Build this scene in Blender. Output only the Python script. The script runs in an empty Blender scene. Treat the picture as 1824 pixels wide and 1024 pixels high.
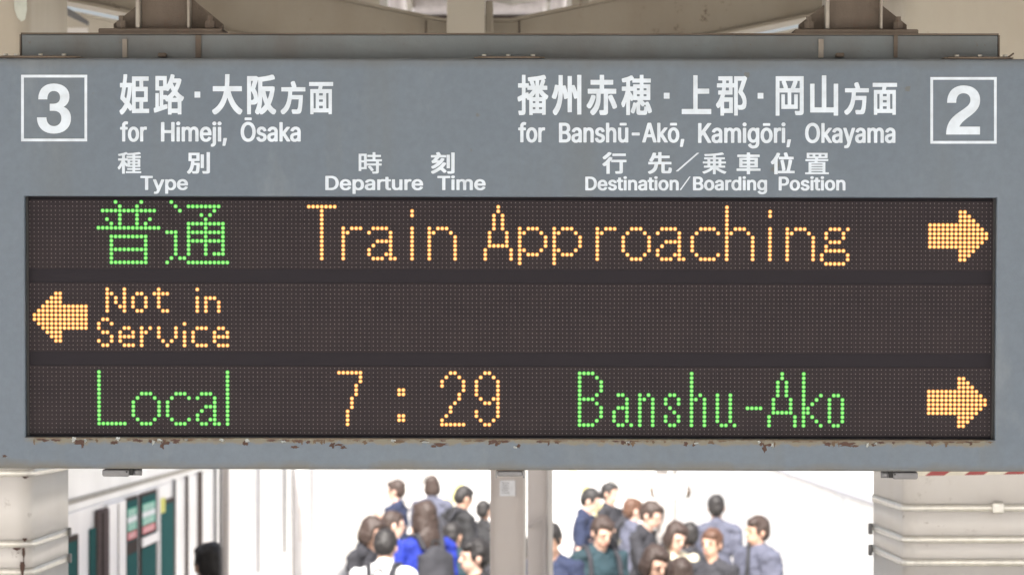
import bpy, bmesh, math, random
from mathutils import Vector, Matrix, noise
R = math.radians
random.seed(7)
sc = bpy.context.scene

# ---------------------------------------------------------------- camera
EYE = Vector((0.0, 0.0, 2.7)); FPX = 6140.0; CX = 912.0; HZ = 675.0
cam = bpy.data.cameras.new('camera'); camo = bpy.data.objects.new('camera', cam)
sc.collection.objects.link(camo); sc.camera = camo
camo.location = EYE; camo.rotation_euler = (R(90), 0, 0)
cam.sensor_width = 36.0; cam.lens = FPX / 1824 * 36
cam.shift_y = (HZ - 512) / 1824.0
cam.clip_start = 0.1; cam.clip_end = 3000
cam.dof.use_dof = True; cam.dof.focus_distance = 8.0; cam.dof.aperture_fstop = 8

# ---------------------------------------------------------------- light
SUN_EL, SUN_AZ = R(50), R(189)          # azimuth clockwise from +Y: behind the camera
w = bpy.data.worlds.new('World'); sc.world = w; w.use_nodes = True
nt = w.node_tree
bg = nt.nodes['Background']; sky = nt.nodes.new('ShaderNodeTexSky'); sky.sky_type = 'NISHITA'
sky.sun_disc = False; sky.sun_elevation = SUN_EL; sky.sun_rotation = SUN_AZ
sky.air_density = 1.0; sky.dust_density = 8.0; sky.ozone_density = 1.0
hs = nt.nodes.new('ShaderNodeHueSaturation'); hs.inputs['Saturation'].default_value = 0.45; hs.inputs['Value'].default_value = 1.15   # thin bright overcast
nt.links.new(sky.outputs[0], hs.inputs['Color']); nt.links.new(hs.outputs[0], bg.inputs[0]); bg.inputs[1].default_value = 0.14
sl = bpy.data.lights.new('sun', 'SUN'); sl.energy = 5.0; sl.angle = R(0.6); sl.color = (1, 0.96, 0.9)
so = bpy.data.objects.new('sun', sl); sc.collection.objects.link(so)
sd = Vector((math.sin(SUN_AZ) * math.cos(SUN_EL), math.cos(SUN_AZ) * math.cos(SUN_EL), math.sin(SUN_EL)))
so.rotation_euler = sd.to_track_quat('Z', 'Y').to_euler(); so.location = (6, -6, 12)
sc.view_settings.view_transform = 'Standard'; sc.view_settings.look = 'None'
sc.view_settings.exposure = 1.08; sc.view_settings.gamma = 1; sc.view_settings.use_curve_mapping = False

# ---------------------------------------------------------------- helpers
def W(px, py, D):
    'world point seen at photo pixel (px, py) at distance D'
    return Vector(((px - CX) / FPX * D, D, EYE.z + (HZ - py) / FPX * D))

def tag(o, label=None, cat=None, group=None, kind=None):
    for k, v in (('label', label), ('category', cat), ('group', group), ('kind', kind)):
        if v: o[k] = v
    return o

def empty(name, loc=(0, 0, 0)):
    o = bpy.data.objects.new(name, None); o.location = loc; sc.collection.objects.link(o); return o

def link(name, me, mat, parent=None):
    if mat and not me.materials: me.materials.append(mat)
    o = bpy.data.objects.new(name, me); sc.collection.objects.link(o)
    if parent is not None:
        o.parent = parent
    return o

def mesh(name, verts, faces, mat, parent=None, smooth=False):
    me = bpy.data.meshes.new(name); me.from_pydata([tuple(v) for v in verts], [], faces); me.update()
    if smooth:
        for p in me.polygons: p.use_smooth = True
    return link(name, me, mat, parent)

def bobj(name, bm, mat, parent=None, smooth=False):
    bmesh.ops.recalc_face_normals(bm, faces=bm.faces)
    me = bpy.data.meshes.new(name); bm.to_mesh(me); bm.free()
    if smooth:
        for p in me.polygons: p.use_smooth = True
    return link(name, me, mat, parent)

def addbox(bm, x0, x1, y0, y1, z0, z1, bev=0.0, seg=1):
    r = bmesh.ops.create_cube(bm, size=1)
    vs = r['verts']
    for v in vs:
        v.co = Vector(((x0 + x1) / 2 + v.co.x * (x1 - x0), (y0 + y1) / 2 + v.co.y * (y1 - y0), (z0 + z1) / 2 + v.co.z * (z1 - z0)))
    if bev > 0:
        es = list({e for v in vs for e in v.link_edges})
        bmesh.ops.bevel(bm, geom=es, offset=bev, segments=seg, profile=0.5, affect='EDGES')

def box(name, x0, x1, y0, y1, z0, z1, mat, parent=None, bev=0.0, seg=1):
    bm = bmesh.new(); addbox(bm, min(x0, x1), max(x0, x1), min(y0, y1), max(y0, y1), min(z0, z1), max(z0, z1), bev, seg)
    return bobj(name, bm, mat, parent)

def prism(name, pts, y0, y1, mat, parent=None, bev=0.0):
    'polygon in the x-z plane extruded along y'
    bm = bmesh.new(); a = [bm.verts.new((x, y0, z)) for x, z in pts]; b = [bm.verts.new((x, y1, z)) for x, z in pts]
    n = len(pts); bm.faces.new(a); bm.faces.new(b[::-1])
    for i in range(n): bm.faces.new((a[i], b[i], b[(i + 1) % n], a[(i + 1) % n]))
    if bev: bmesh.ops.bevel(bm, geom=list(bm.edges), offset=bev, segments=1, affect='EDGES')
    return bobj(name, bm, mat, parent)

def addtube(bm, p, q, r, n=10, r2=None):
    p, q = Vector(p), Vector(q); d = q - p
    M = Matrix.Translation((p + q) / 2) @ d.to_track_quat('Z', 'Y').to_matrix().to_4x4()
    bmesh.ops.create_cone(bm, cap_ends=True, segments=n, radius1=r, radius2=r if r2 is None else r2, depth=d.length, matrix=M)

def tube(name, p, q, r, mat, parent=None, n=12):
    bm = bmesh.new(); addtube(bm, p, q, r, n); o = bobj(name, bm, mat, parent, True)
    for poly in o.data.polygons:
        if len(poly.vertices) > 4: poly.use_smooth = False
    return o

# ---------------------------------------------------------------- materials
def newmat(name):
    m = bpy.data.materials.new(name); m.use_nodes = True
    return m, m.node_tree, m.node_tree.nodes['Principled BSDF']

def N(nt, t, **kw):
    n = nt.nodes.new(t)
    for k, v in kw.items(): setattr(n, k, v)
    return n

def ramp(nt, src, stops):
    r = N(nt, 'ShaderNodeValToRGB'); e = r.color_ramp.elements
    e[0].position, e[0].color = stops[0][0], stops[0][1]
    e[1].position, e[1].color = stops[-1][0], stops[-1][1]
    for p, c in stops[1:-1]:
        x = e.new(p); x.color = c
    nt.links.new(src, r.inputs[0]); return r

def g(v): return (v, v, v, 1)

def mixc(nt, fac, a, b):
    n = N(nt, 'ShaderNodeMix', data_type='RGBA')
    for s, v in ((n.inputs[0], fac), (n.inputs[6], a), (n.inputs[7], b)):
        if hasattr(v, 'is_linked') or hasattr(v, 'links'): nt.links.new(v, s)
        elif isinstance(v, (int, float)): s.default_value = v
        else: s.default_value = (*v, 1) if len(v) == 3 else v
    return n.outputs[2]

def noise_fac(nt, scale, detail=6, rough=0.6, stretch=None, coord='Object'):
    tc = N(nt, 'ShaderNodeTexCoord'); src = tc.outputs[coord]
    if stretch:
        mp = N(nt, 'ShaderNodeMapping'); mp.inputs['Scale'].default_value = stretch
        nt.links.new(src, mp.inputs[0]); src = mp.outputs[0]
    n = N(nt, 'ShaderNodeTexNoise'); n.inputs['Scale'].default_value = scale
    n.inputs['Detail'].default_value = detail; n.inputs['Roughness'].default_value = rough
    nt.links.new(src, n.inputs['Vector']); return n.outputs['Fac']

def painted(name, col, dirt=(0.12, 0.08, 0.05), amount=0.35, rough=0.55, metal=0.0, scale=4, spots=0.0, bump=0.02, stretch=(1, 1, 0.35)):
    'painted or bare surface with soft dirt and optional rust spots'
    m, nt, b = newmat(name)
    f1 = noise_fac(nt, scale, 8, 0.62, stretch)
    r1 = ramp(nt, f1, [(0.42, g(0)), (0.78, g(1))])
    mu = N(nt, 'ShaderNodeMath', operation='MULTIPLY'); nt.links.new(r1.outputs[0], mu.inputs[0]); mu.inputs[1].default_value = amount
    c = mixc(nt, mu.outputs[0], col, dirt)
    f0 = noise_fac(nt, scale * 0.35, 3, 0.5)
    r0 = ramp(nt, f0, [(0.3, g(0.88)), (0.7, g(1.08))])
    mm = N(nt, 'ShaderNodeMix', data_type='RGBA', blend_type='MULTIPLY'); mm.inputs[0].default_value = 1
    nt.links.new(c, mm.inputs[6]); nt.links.new(r0.outputs[0], mm.inputs[7]); c = mm.outputs[2]
    if spots > 0:
        f2 = noise_fac(nt, scale * 9, 6, 0.75)
        r2 = ramp(nt, f2, [(0.66 - spots * 0.1, g(0)), (0.72 - spots * 0.1, g(1))])
        f3 = noise_fac(nt, scale * 0.8, 2, 0.5)
        r3 = ramp(nt, f3, [(0.5, g(0)), (0.62, g(1))])
        m2 = N(nt, 'ShaderNodeMath', operation='MULTIPLY'); nt.links.new(r2.outputs[0], m2.inputs[0]); nt.links.new(r3.outputs[0], m2.inputs[1])
        c = mixc(nt, m2.outputs[0], c, (0.10, 0.06, 0.042))
    nt.links.new(c, b.inputs['Base Color'])
    b.inputs['Roughness'].default_value = rough; b.inputs['Metallic'].default_value = metal
    if bump:
        bu = N(nt, 'ShaderNodeBump'); bu.inputs['Strength'].default_value = bump * 10; bu.inputs['Distance'].default_value = 0.002
        nt.links.new(noise_fac(nt, scale * 25, 4, 0.6), bu.inputs['Height']); nt.links.new(bu.outputs[0], b.inputs['Normal'])
    return m

def plain(name, col, rough=0.6, metal=0.0, spec=0.5):
    m, nt, b = newmat(name)
    f = noise_fac(nt, 30, 4, 0.6); r = ramp(nt, f, [(0.3, (*[c * 0.88 for c in col], 1)), (0.7, (*[min(1, c * 1.1) for c in col], 1))])
    nt.links.new(r.outputs[0], b.inputs['Base Color'])
    b.inputs['Roughness'].default_value = rough; b.inputs['Metallic'].default_value = metal; b.inputs['Specular IOR Level'].default_value = spec
    return m

def emit(name, col, strength):
    m, nt, b = newmat(name)
    b.inputs['Base Color'].default_value = (0.1, 0.1, 0.1, 1); b.inputs['Emission Color'].default_value = (*col, 1)
    b.inputs['Emission Strength'].default_value = strength
    return m

M = {}
M['cream'] = painted('cream_painted_steel', (0.44, 0.405, 0.35), (0.24, 0.17, 0.11), 0.28, 0.5, scale=2.2, spots=0.3)
M['cream_dark'] = painted('grimy_cream_beam', (0.32, 0.285, 0.235), (0.17, 0.12, 0.08), 0.45, 0.6, scale=2.5, spots=0.8)
M['column'] = painted('white_painted_column', (0.66, 0.635, 0.62), (0.40, 0.32, 0.25), 0.25, 0.42, scale=2.0, spots=0.45)
M['post'] = painted('beige_post_paint', (0.60, 0.555, 0.545), (0.38, 0.31, 0.27), 0.2, 0.5, scale=3, spots=0.2)
M['rusty'] = painted('rusty_brown_steel', (0.118, 0.092, 0.072), (0.055, 0.036, 0.026), 0.75, 0.75, scale=9, spots=1.0, bump=0.06)
M['rust'] = painted('rust', (0.085, 0.048, 0.038), (0.045, 0.025, 0.02), 0.6, 0.9, scale=30, bump=0.1)
M['beam'] = painted('weathered_grey_beam', (0.125, 0.142, 0.152), (0.085, 0.066, 0.052), 0.6, 0.55, scale=7, spots=0.45, stretch=(1, 1, 0.6))
M['flange'] = painted('worn_light_steel', (0.30, 0.275, 0.24), (0.12, 0.08, 0.055), 0.9, 0.45, scale=14)
M['band'] = plain('steel_band', (0.72, 0.70, 0.66), 0.28, 0.55)
M['shaded_cream'] = painted('shaded_cream_column_paint', (0.37, 0.335, 0.28), (0.22, 0.165, 0.11), 0.4, 0.55, scale=2.5, spots=0.3)
M['pale_grey'] = plain('pale_grey_paint', (0.40, 0.38, 0.37), 0.6)
M['seal'] = plain('brown_window_seal', (0.15, 0.12, 0.12), 0.9, 0, 0.0)
M['bolt'] = plain('bolt_steel', (0.5, 0.48, 0.44), 0.35, 0.7)
M['clip'] = plain('grey_cast_latch', (0.16, 0.16, 0.17), 0.4, 0.35)
M['black'] = plain('black_gap', (0.012, 0.012, 0.013), 0.7)
M['steel_white'] = painted('silver_train_side', (0.88, 0.87, 0.89), (0.7, 0.68, 0.7), 0.15, 0.32, 0.35, scale=3)
M['rubber'] = plain('dark_rubber', (0.09, 0.075, 0.072), 0.9, 0, 0.0)
M['teal_glass'] = plain('tinted_train_glass', (0.045, 0.12, 0.12), 0.7, 0, 0.0)
M['green_print'] = plain('green_print', (0.02, 0.40, 0.26), 0.5)
M['white_print'] = plain('white_print', (0.75, 0.78, 0.8), 0.5)
M['red_print'] = plain('red_print', (0.62, 0.03, 0.05), 0.5)
M['grey_print'] = plain('grey_print', (0.3, 0.3, 0.33), 0.6)
M['yellow_print'] = plain('yellow_print', (0.6, 0.58, 0.08), 0.5)
M['paper'] = plain('paper', (0.74, 0.75, 0.8), 0.6)
M['duct'] = plain('white_enamel_duct', (0.74, 0.70, 0.73), 0.3, 0.15)
M['letter'] = plain('white_vinyl_letter', (0.52, 0.585, 0.67), 0.45)
M['concrete'] = painted('pale_platform_concrete', (0.60, 0.58, 0.56), (0.45, 0.43, 0.4), 0.4, 0.85, scale=0.8)
M['ballast'] = painted('ballast', (0.42, 0.40, 0.38), (0.22, 0.2, 0.18), 0.6, 0.95, scale=6, bump=0.3)
M['ground'] = painted('pale_ground', (0.50, 0.49, 0.46), (0.36, 0.35, 0.3), 0.5, 0.95, scale=0.05)
M['tactile'] = plain('yellow_tactile_paving', (0.62, 0.55, 0.25), 0.8)
M['roof'] = painted('canopy_sheet', (0.42, 0.40, 0.37), (0.2, 0.15, 0.1), 0.5, 0.6, scale=1.5)
M['wall'] = painted('pale_wall_panel', (0.80, 0.80, 0.80), (0.6, 0.6, 0.6), 0.2, 0.8, scale=1.5)
M['blue_box'] = plain('pale_blue_box', (0.34, 0.42, 0.52), 0.6)

# housing paint: blue-grey with rust creeping from the lower lip of the display and along the bottom edge
def housing_mat(zlip, zbot, ztop):
    m, nt, b = newmat('sign_housing_paint')
    tc = N(nt, 'ShaderNodeTexCoord'); sx = N(nt, 'ShaderNodeSeparateXYZ'); nt.links.new(tc.outputs['Object'], sx.inputs[0])
    base = ramp(nt, noise_fac(nt, 1.6, 4, 0.5), [(0.3, (0.092, 0.119, 0.157, 1)), (0.7, (0.108, 0.136, 0.174, 1))])
    mott = ramp(nt, noise_fac(nt, 60, 5, 0.7), [(0.3, g(0.93)), (0.7, g(1.06))])
    mm = N(nt, 'ShaderNodeMix', data_type='RGBA', blend_type='MULTIPLY'); mm.inputs[0].default_value = 1
    nt.links.new(base.outputs[0], mm.inputs[6]); nt.links.new(mott.outputs[0], mm.inputs[7]); c = mm.outputs[2]
    drip = ramp(nt, noise_fac(nt, 9, 5, 0.6, (1, 1, 0.06)), [(0.52, g(0)), (0.75, g(0.30))])
    c = mixc(nt, drip.outputs[0], c, (0.10, 0.105, 0.10))
    pale = ramp(nt, noise_fac(nt, 5, 6, 0.7, (1, 1, 0.5)), [(0.58, g(0)), (0.72, g(0.22))])
    c = mixc(nt, pale.outputs[0], c, (0.22, 0.24, 0.26))
    def band(z0, z1, nz, lo, hi, col, mul=1.0, stretch=None, detail=8):
        'mask fading from 1 at z0 to 0 at z1, broken up by noise'
        nonlocal c
        mr = N(nt, 'ShaderNodeMapRange'); mr.inputs[1].default_value = z0; mr.inputs[2].default_value = z1
        mr.inputs[3].default_value = 1; mr.inputs[4].default_value = 0; nt.links.new(sx.outputs[2], mr.inputs[0])
        f = noise_fac(nt, nz, detail, 0.65, stretch)
        ad = N(nt, 'ShaderNodeMath', operation='ADD'); nt.links.new(mr.outputs[0], ad.inputs[0]); nt.links.new(f, ad.inputs[1])
        rr = ramp(nt, ad.outputs[0], [(0.0, g(0)), (0.001, g(0))]); rr.color_ramp.elements[0].position = 0
        mr2 = N(nt, 'ShaderNodeMapRange'); mr2.inputs[1].default_value = lo; mr2.inputs[2].default_value = hi
        mr2.inputs[3].default_value = 0; mr2.inputs[4].default_value = mul; nt.links.new(ad.outputs[0], mr2.inputs[0])
        # only on the proper side of z0
        nt.nodes.remove(rr)
        return mr2.outputs[0]
    def side(z, greater):
        if z == zlip:
            a = N(nt, 'ShaderNodeMath', operation='LESS_THAN'); nt.links.new(sx.outputs[2], a.inputs[0]); a.inputs[1].default_value = z
            ab = N(nt, 'ShaderNodeMath', operation='ABSOLUTE'); nt.links.new(sx.outputs[0], ab.inputs[0])
            l = N(nt, 'ShaderNodeMapRange'); l.inputs[1].default_value = 1.13; l.inputs[2].default_value = 1.10; nt.links.new(ab.outputs[0], l.inputs[0])
            m_ = N(nt, 'ShaderNodeMath', operation='MULTIPLY'); nt.links.new(a.outputs[0], m_.inputs[0]); nt.links.new(l.outputs[0], m_.inputs[1]); return m_.outputs[0]
        n = N(nt, 'ShaderNodeMath', operation='GREATER_THAN' if greater else 'LESS_THAN'); nt.links.new(sx.outputs[2], n.inputs[0]); n.inputs[1].default_value = z
        return n.outputs[0]
    def mul(a, bb):
        n = N(nt, 'ShaderNodeMath', operation='MULTIPLY'); nt.links.new(a, n.inputs[0]); nt.links.new(bb, n.inputs[1]); return n.outputs[0]
    # olive grime under the lip
    s = side(zlip, False)
    c = mixc(nt, mul(band(zlip, zlip - 0.034, 34, 1.02, 1.22, None, 0.85), s), c, (0.150, 0.130, 0.088))
    c = mixc(nt, mul(band(zlip, zlip - 0.040, 45, 1.36, 1.44, None, 0.6), s), c, (0.085, 0.05, 0.034))
    # bottom edge grime, stronger in patches
    c = mixc(nt, mul(band(zbot, zbot + 0.055, 7, 1.12, 1.5, None, 0.6, (1, 1, 1.5)), side(zbot + 0.06, False)), c, (0.115, 0.095, 0.062))
    # top edge grime
    t = side(ztop - 0.09, True)
    c = mixc(nt, mul(band(ztop, ztop - 0.05, 5, 1.0, 1.5, None, 0.6), t), c, (0.085, 0.085, 0.08))
    # a few olive specks
    sp = ramp(nt, noise_fac(nt, 16, 3, 0.5), [(0.735, g(0)), (0.76, g(0.5))])
    c = mixc(nt, sp.outputs[0], c, (0.10, 0.09, 0.065))
    nt.links.new(c, b.inputs['Base Color']); b.inputs['Roughness'].default_value = 0.42
    bu = N(nt, 'ShaderNodeBump'); bu.inputs['Strength'].default_value = 0.25; bu.inputs['Distance'].default_value = 0.001
    nt.links.new(noise_fac(nt, 90, 3, 0.6), bu.inputs['Height']); nt.links.new(bu.outputs[0], b.inputs['Normal'])
    return m
# ================================================================ SETTING
# ground and platform
o = mesh('ground', [(-400, -60, -1.25), (400, -60, -1.25), (400, 900, -1.25), (-400, 900, -1.25)], [(0, 1, 2, 3)], M['ground']); tag(o, kind='structure')
o = box('track_bed', 2.62, 5.6, -40, 140, -1.24, -1.1, M['ballast']); tag(o, kind='structure')
o = box('track_bed', -5.6, -2.22, -40, 140, -1.24, -1.1, M['ballast']); tag(o, kind='structure')
plat = box('platform', -2.2, 2.6, -20, 115, -1.245, 0.0, M['concrete'], bev=0.01); tag(plat, kind='structure')
for x0 in (-1.55, 1.65):
    o = box('tactile_paving', x0, x0 + 0.3, -20, 115, 0.004, 0.012, M['tactile'], plat)
for cx in (-3.75, 4.1):
    tr = empty('railway_track', (cx, 40, -1.1))
    tag(tr, 'pale steel railway track beside the platform under the silver train' if cx < 0 else 'empty railway track running along the right edge of the platform', 'railway track')
    for s in (-0.53, 0.53): box('rail', s - 0.035, s + 0.035, -60, 90, 0.04, 0.19, M['bolt'], tr)
    bm = bmesh.new()
    for k in range(200): addbox(bm, -1.0, 1.0, -55 + k * 0.7, -55 + k * 0.7 + 0.22, 0.002, 0.06)
    o = bobj('sleepers', bm, M['concrete'], tr); o['kind'] = 'stuff'

# columns either side, rounded corners, steel bands
def column(xa, xb, ya, yb, r, label, bandz, seg=6):
    root = empty('canopy_column', ((xa + xb) / 2, (ya + yb) / 2, 0)); tag(root, label, 'column', 'white canopy columns')
    ox, oy = root.location.x, root.location.y
    def ring(grow):
        P = []
        for cx, cy, a0 in ((xb - r, yb - r, 0), (xa + r, yb - r, 90), (xa + r, ya + r, 180), (xb - r, ya + r, 270)):
            for k in range(seg + 1):
                a = R(a0 + 90 * k / seg); P.append((cx + (r + grow) * math.cos(a) - ox, cy + (r + grow) * math.sin(a) - oy))
        return P
    def wrap(name, z0, z1, grow, mat, cap=True, wob=0):
        P = ring(grow); n = len(P)
        v = [(x, y, z0) for x, y in P] + [(x, y, z1) for x, y in P]
        f = [(i, (i + 1) % n, n + (i + 1) % n, n + i) for i in range(n)] + [tuple(range(n))[::-1], tuple(range(n, 2 * n))]
        ob = mesh(name, v, f, mat, root, True)
        for p in ob.data.polygons:
            if len(p.vertices) > 4: p.use_smooth = False
        return ob
    # cladding sheets stacked between the bands
    zs = [0.0] + [z for z in bandz] + [2.8]
    for i in range(len(zs) - 1):
        wrap('cladding_sheet', zs[i] + 0.0025, zs[i + 1] - 0.0025, 0.0, M['column'])
    wrap('upper_shaft', 2.803, 5.395, -0.004, M['shaded_cream'])  # darker cream also carries the roof's shade on the upper column
    wrap('core', 0.0, 5.4, -0.012, M['rusty'])
    for z in bandz:
        b_ = wrap('steel_band', z - 0.011, z + 0.011, 0.005, M['band'])
    return root, ox, oy
LY = 11.0
colL, ox, oy = column(-2.15, -1.535, LY, LY + 0.98, 0.055, 'white painted column with rust streaked bands at the left edge, in front of the train',
       [0.6, 1.2, 2.7 - (1018 - 675) / FPX * LY, 2.7 - (968 - 675) / FPX * LY, 2.7 - (842 - 675) / FPX * LY])
colR, rx_, ry_ = column(1.25, 2.0, LY, LY + 0.98, 0.055, 'white painted column with three steel bands and red and white tape at the right edge',
       [0.6, 1.3, 2.7 - (1001 - 675) / FPX * LY, 2.7 - (960 - 675) / FPX * LY, 2.7 - (904 - 675) / FPX * LY])
# band buckles and folded ends
def on(parent, p): return Vector(p) - parent.location
for px, py in ((1778, 904),):
    p = on(colR, W(px, py, LY - 0.012)); box('band_buckle', p.x - 0.018, p.x + 0.018, p.y - 0.014, p.y + 0.012, p.z - 0.017, p.z + 0.017, M['band'], colR, 0.004)
for py in (960, 1001):
    zz = 2.7 - (py - 675) / FPX * LY
    p = on(colR, (1.25, LY + 0.90, zz)); box('band_end', p.x - 0.020, p.x - 0.0055, p.y - 0.01, p.y + 0.012, p.z - 0.024, p.z + 0.014, M['clip'], colR, 0.002)
for py in (968, 1018):
    zz = 2.7 - (py - 675) / FPX * LY
    p = on(colL, (-1.535, LY + 0.88, zz)); box('band_end', p.x + 0.0055, p.x + 0.016, p.y - 0.01, p.y + 0.012, p.z - 0.018, p.z + 0.014, M['clip'], colL, 0.002)
# rust streaks below the bands of the left column
bm = bmesh.new()
random.seed(3)
for (px, y0, y1, wd) in ((42, 975, 1002, 6), (40, 1000, 1030, 9), (45, 848, 852, 12), (30, 975, 980, 14), (44, 958, 964, 9)):
    a = on(colL, W(px, y0, LY - 0.004)); b_ = on(colL, W(px, y1, LY - 0.004)); h = wd / FPX * LY / 2
    n = 9; V = []
    for k in range(n + 1):
        t = k / n; ww = h * (0.35 + 0.65 * math.sin(math.pi * min(1, t * 1.2 + 0.15)) ** 0.7) * random.uniform(0.7, 1.2)
        z = a.z + (b_.z - a.z) * t
        V.append((bm.verts.new((a.x - ww, a.y, z)), bm.verts.new((a.x + ww, a.y, z))))
    for k in range(n): bm.faces.new((V[k][0], V[k][1], V[k + 1][1], V[k + 1][0]))
o = bobj('rust_streak', bm, M['rust'], colL)
# old white paint patch near the top of the left column
P = [(24, -20), (26, 18), (31, 32), (38, 39), (45, 35), (48, 18), (47, -20)]
q = [on(colL, W(x, y, LY - 0.003)) for x, y in P]
mesh('paint_patch', q, [tuple(range(len(q)))], plain('old_white_paint', (0.46, 0.48, 0.43), 0.5), colL)
# red and white tape on the right column
tw, trd = plain('tape_white', (0.6, 0.56, 0.47), 0.4), plain('tape_red', (0.30, 0.05, 0.05), 0.4)
for k in range(9):
    x0 = 1632 + k * 35 - 20
    q = []
    for (dx, y) in ((30, 826), (30 + 35, 826), (35, 847 - k * 0.6), (0, 847 - (k - 1) * 0.6)):
        p = on(colR, W(max(1618, x0 + dx), y, LY - 0.004)); q.append(p)
    mesh('warning_tape', q, [(0, 1, 2, 3)], trd if k % 2 else tw, colR)

# girders: shallow V beams
def vgirder(D, cx, ytop_c, slope, thick_px, dep, mat, label, x_l, x_r, flat=60, web=True, yoff=0):
    root = empty('roof_girder', W(cx, ytop_c, D)); tag(root, label, 'girder')
    def Y(x): return ytop_c + yoff - max(0, abs(x - cx) - flat) * slope
    xs = [x_l, cx - flat - 260, cx - flat - 60, cx - flat, cx + flat, cx + flat + 60, cx + flat + 260, x_r]
    top = [W(x, Y(x), D) - root.location for x in xs]; bot = [W(x, Y(x) + thick_px, D) - root.location for x in xs]
    prism('web', [(p.x, p.z) for p in top] + [(p.x, p.z) for p in bot[::-1]], 0, dep, mat, root)
    fl = 0.012
    prism('top_flange', [(p.x, p.z + fl) for p in top] + [(p.x, p.z + 0.001) for p in top[::-1]], -0.03, dep + 0.03, mat, root)
    prism('bottom_flange', [(p.x, p.z - 0.001) for p in bot] + [(p.x, p.z - fl) for p in bot[::-1]], -0.03, dep + 0.03, mat, root)
    return root
G1 = vgirder(12.5, 850, 40, 0.205, 95, 0.16, M['cream_dark'], 'beige shallow V roof girder crossing right behind the top of the sign', -900, 2700)
for x in (758, 925):   # splice plate joints
    p = W(x, 52, 12.495) - G1.location
    box('splice_joint', p.x - 0.003, p.x + 0.003, -0.006, 0.0, p.z - 0.1, p.z + 0.03, M['rusty'], G1)
G2 = vgirder(14.6, 850, 161, 0.205, 80, 0.2, M['cream'], 'second beige roof girder seen as a sliver under the first one', -700, 2500)
# king post standing on the girder
kp = empty('king_post', W(837, 60, 12.2)); tag(kp, 'square beige king post rising from the middle of the roof girder', 'post')
a, b_ = W(796, 110, 12.2) - kp.location, W(864, -260, 12.2) - kp.location
box('shaft', a.x, b_.x, 0, 0.14, a.z, b_.z, M['cream'], kp, 0.004)
a, b_ = W(865, 110, 12.28) - kp.location, W(878, 2, 12.28) - kp.location
box('side_face', a.x, b_.x, 0.08, 0.2, a.z, b_.z, M['cream_dark'], kp, 0.003)  # added darker piece stands in for the post's side face

# canopy roof: two sloping sheets with ribs, from behind the camera to just past the girders
for s, lab in ((-1, 'left sloping half of the platform canopy roof above the sign'), (1, 'right sloping half of the platform canopy roof above the sign')):
    rf = empty('canopy_roof', (s * 2.5, 5, 4.7)); tag(rf, lab, 'roof', 'halves of the canopy roof')
    x0, x1 = s * 0.0, s * 4.2
    z0, z1 = 4.42 - 4.7, 4.42 + 4.2 * 0.2 - 4.7
    n = 26
    for k in range(n):
        ya, yb = -3 + k * 17.4 / n, -3 + (k + 1) * 17.4 / n - 0.004
        st = 0.0 if k % 2 else 0.012
        v = [(x0 - s * 2.5, ya, z0 + st), (x1 - s * 2.5, ya, z1 + st), (x1 - s * 2.5, yb, z1 + st), (x0 - s * 2.5, yb, z0 + st)]
        v += [(x, y, z + 0.03) for x, y, z in v]
        mesh('roof_sheet', v, [(3, 2, 1, 0), (4, 5, 6, 7), (0, 1, 5, 4), (1, 2, 6, 5), (2, 3, 7, 6), (3, 0, 4, 7)], M['roof'], rf)
    for k in range(4):
        xx = s * (0.5 + k * 1.3); zz = 4.42 + abs(xx) * 0.2 - 4.7 - 0.10
        box('purlin', xx - s * 2.5 - 0.04, xx - s * 2.5 + 0.04, -3, 14.2, zz, zz + 0.085, M['cream'], rf)
# white ducts beyond the girder, in the gap above its low middle
du = empty('ventilation_duct', W(852, 10, 16)); tag(du, 'glossy white duct box hanging beyond the low middle of the girder', 'duct')
a, b_ = W(732, 25, 16) - du.location, W(974, -230, 16) - du.location
box('duct_body', a.x, b_.x, 0, 0.5, a.z, b_.z, M['duct'], du, 0.035, 4)
a, b_ = W(745, 46, 16) - du.location, W(962, 26, 16) - du.location
box('duct_tray', a.x, b_.x, 0.05, 0.45, a.z, b_.z, M['rubber'], du)
for (x0, x1, lab) in ((980, 1008, 'thin pale pipe just right of the white duct'), (696, 729, 'slanted lilac grey pipe just left of the white duct')):
    p = W((x0 + x1) / 2, 60, 15.6); q = W((x0 + x1) / 2 + (-26 if x0 < 800 else 6), -220, 15.6)
    o = tube('pipe', (0, 0, 0), q - p, (x1 - x0) / 2 / FPX * 15.6, M['duct'], None, 20); o.location = p; tag(o, lab, 'pipe')
for (x0, x1, y, lab) in ((606, 676, 14, 'small beige bracket left of the slanted pipe above the girder'), (1018, 1085, 12, 'small beige bracket right of the thin pipe above the girder')):
    rt = empty('roof_bracket', W((x0 + x1) / 2, y, 14.2)); tag(rt, lab, 'bracket')
    a, b_ = W(x0, y + 26, 14.2) - rt.location, W(x1, -40, 14.2) - rt.location
    box('plate', a.x, b_.x, 0, 0.02, a.z, b_.z, M['cream'], rt, 0.002)
    box('rib', a.x + 0.03, a.x + 0.045, -0.03, -0.001, a.z, b_.z, M['cream_dark'], rt)
    tube('stud', ((a.x + b_.x) / 2, -0.02, b_.z), ((a.x + b_.x) / 2, -0.02, a.z), 0.006, M['bolt'], rt)
# small bracket seen through the gap beside the left column
rt = empty('roof_bracket', W(150, 45, 14.0)); tag(rt, 'grey angled bracket in the gap beside the left column, under the white slit of sky', 'bracket')
q = [W(x, y, 14.0) - rt.location for x, y in ((120, 14), (134, 22), (157, 38), (157, 46), (120, 28))]
prism('brace', [(p.x, p.z) for p in q], 0, 0.03, M['clip'], rt)
a, b_ = W(120, 75, 14.05) - rt.location, W(156, 50, 14.05) - rt.location
box('plate', a.x, b_.x, 0.05, 0.08, a.z, b_.z, M['column'], rt)

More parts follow.
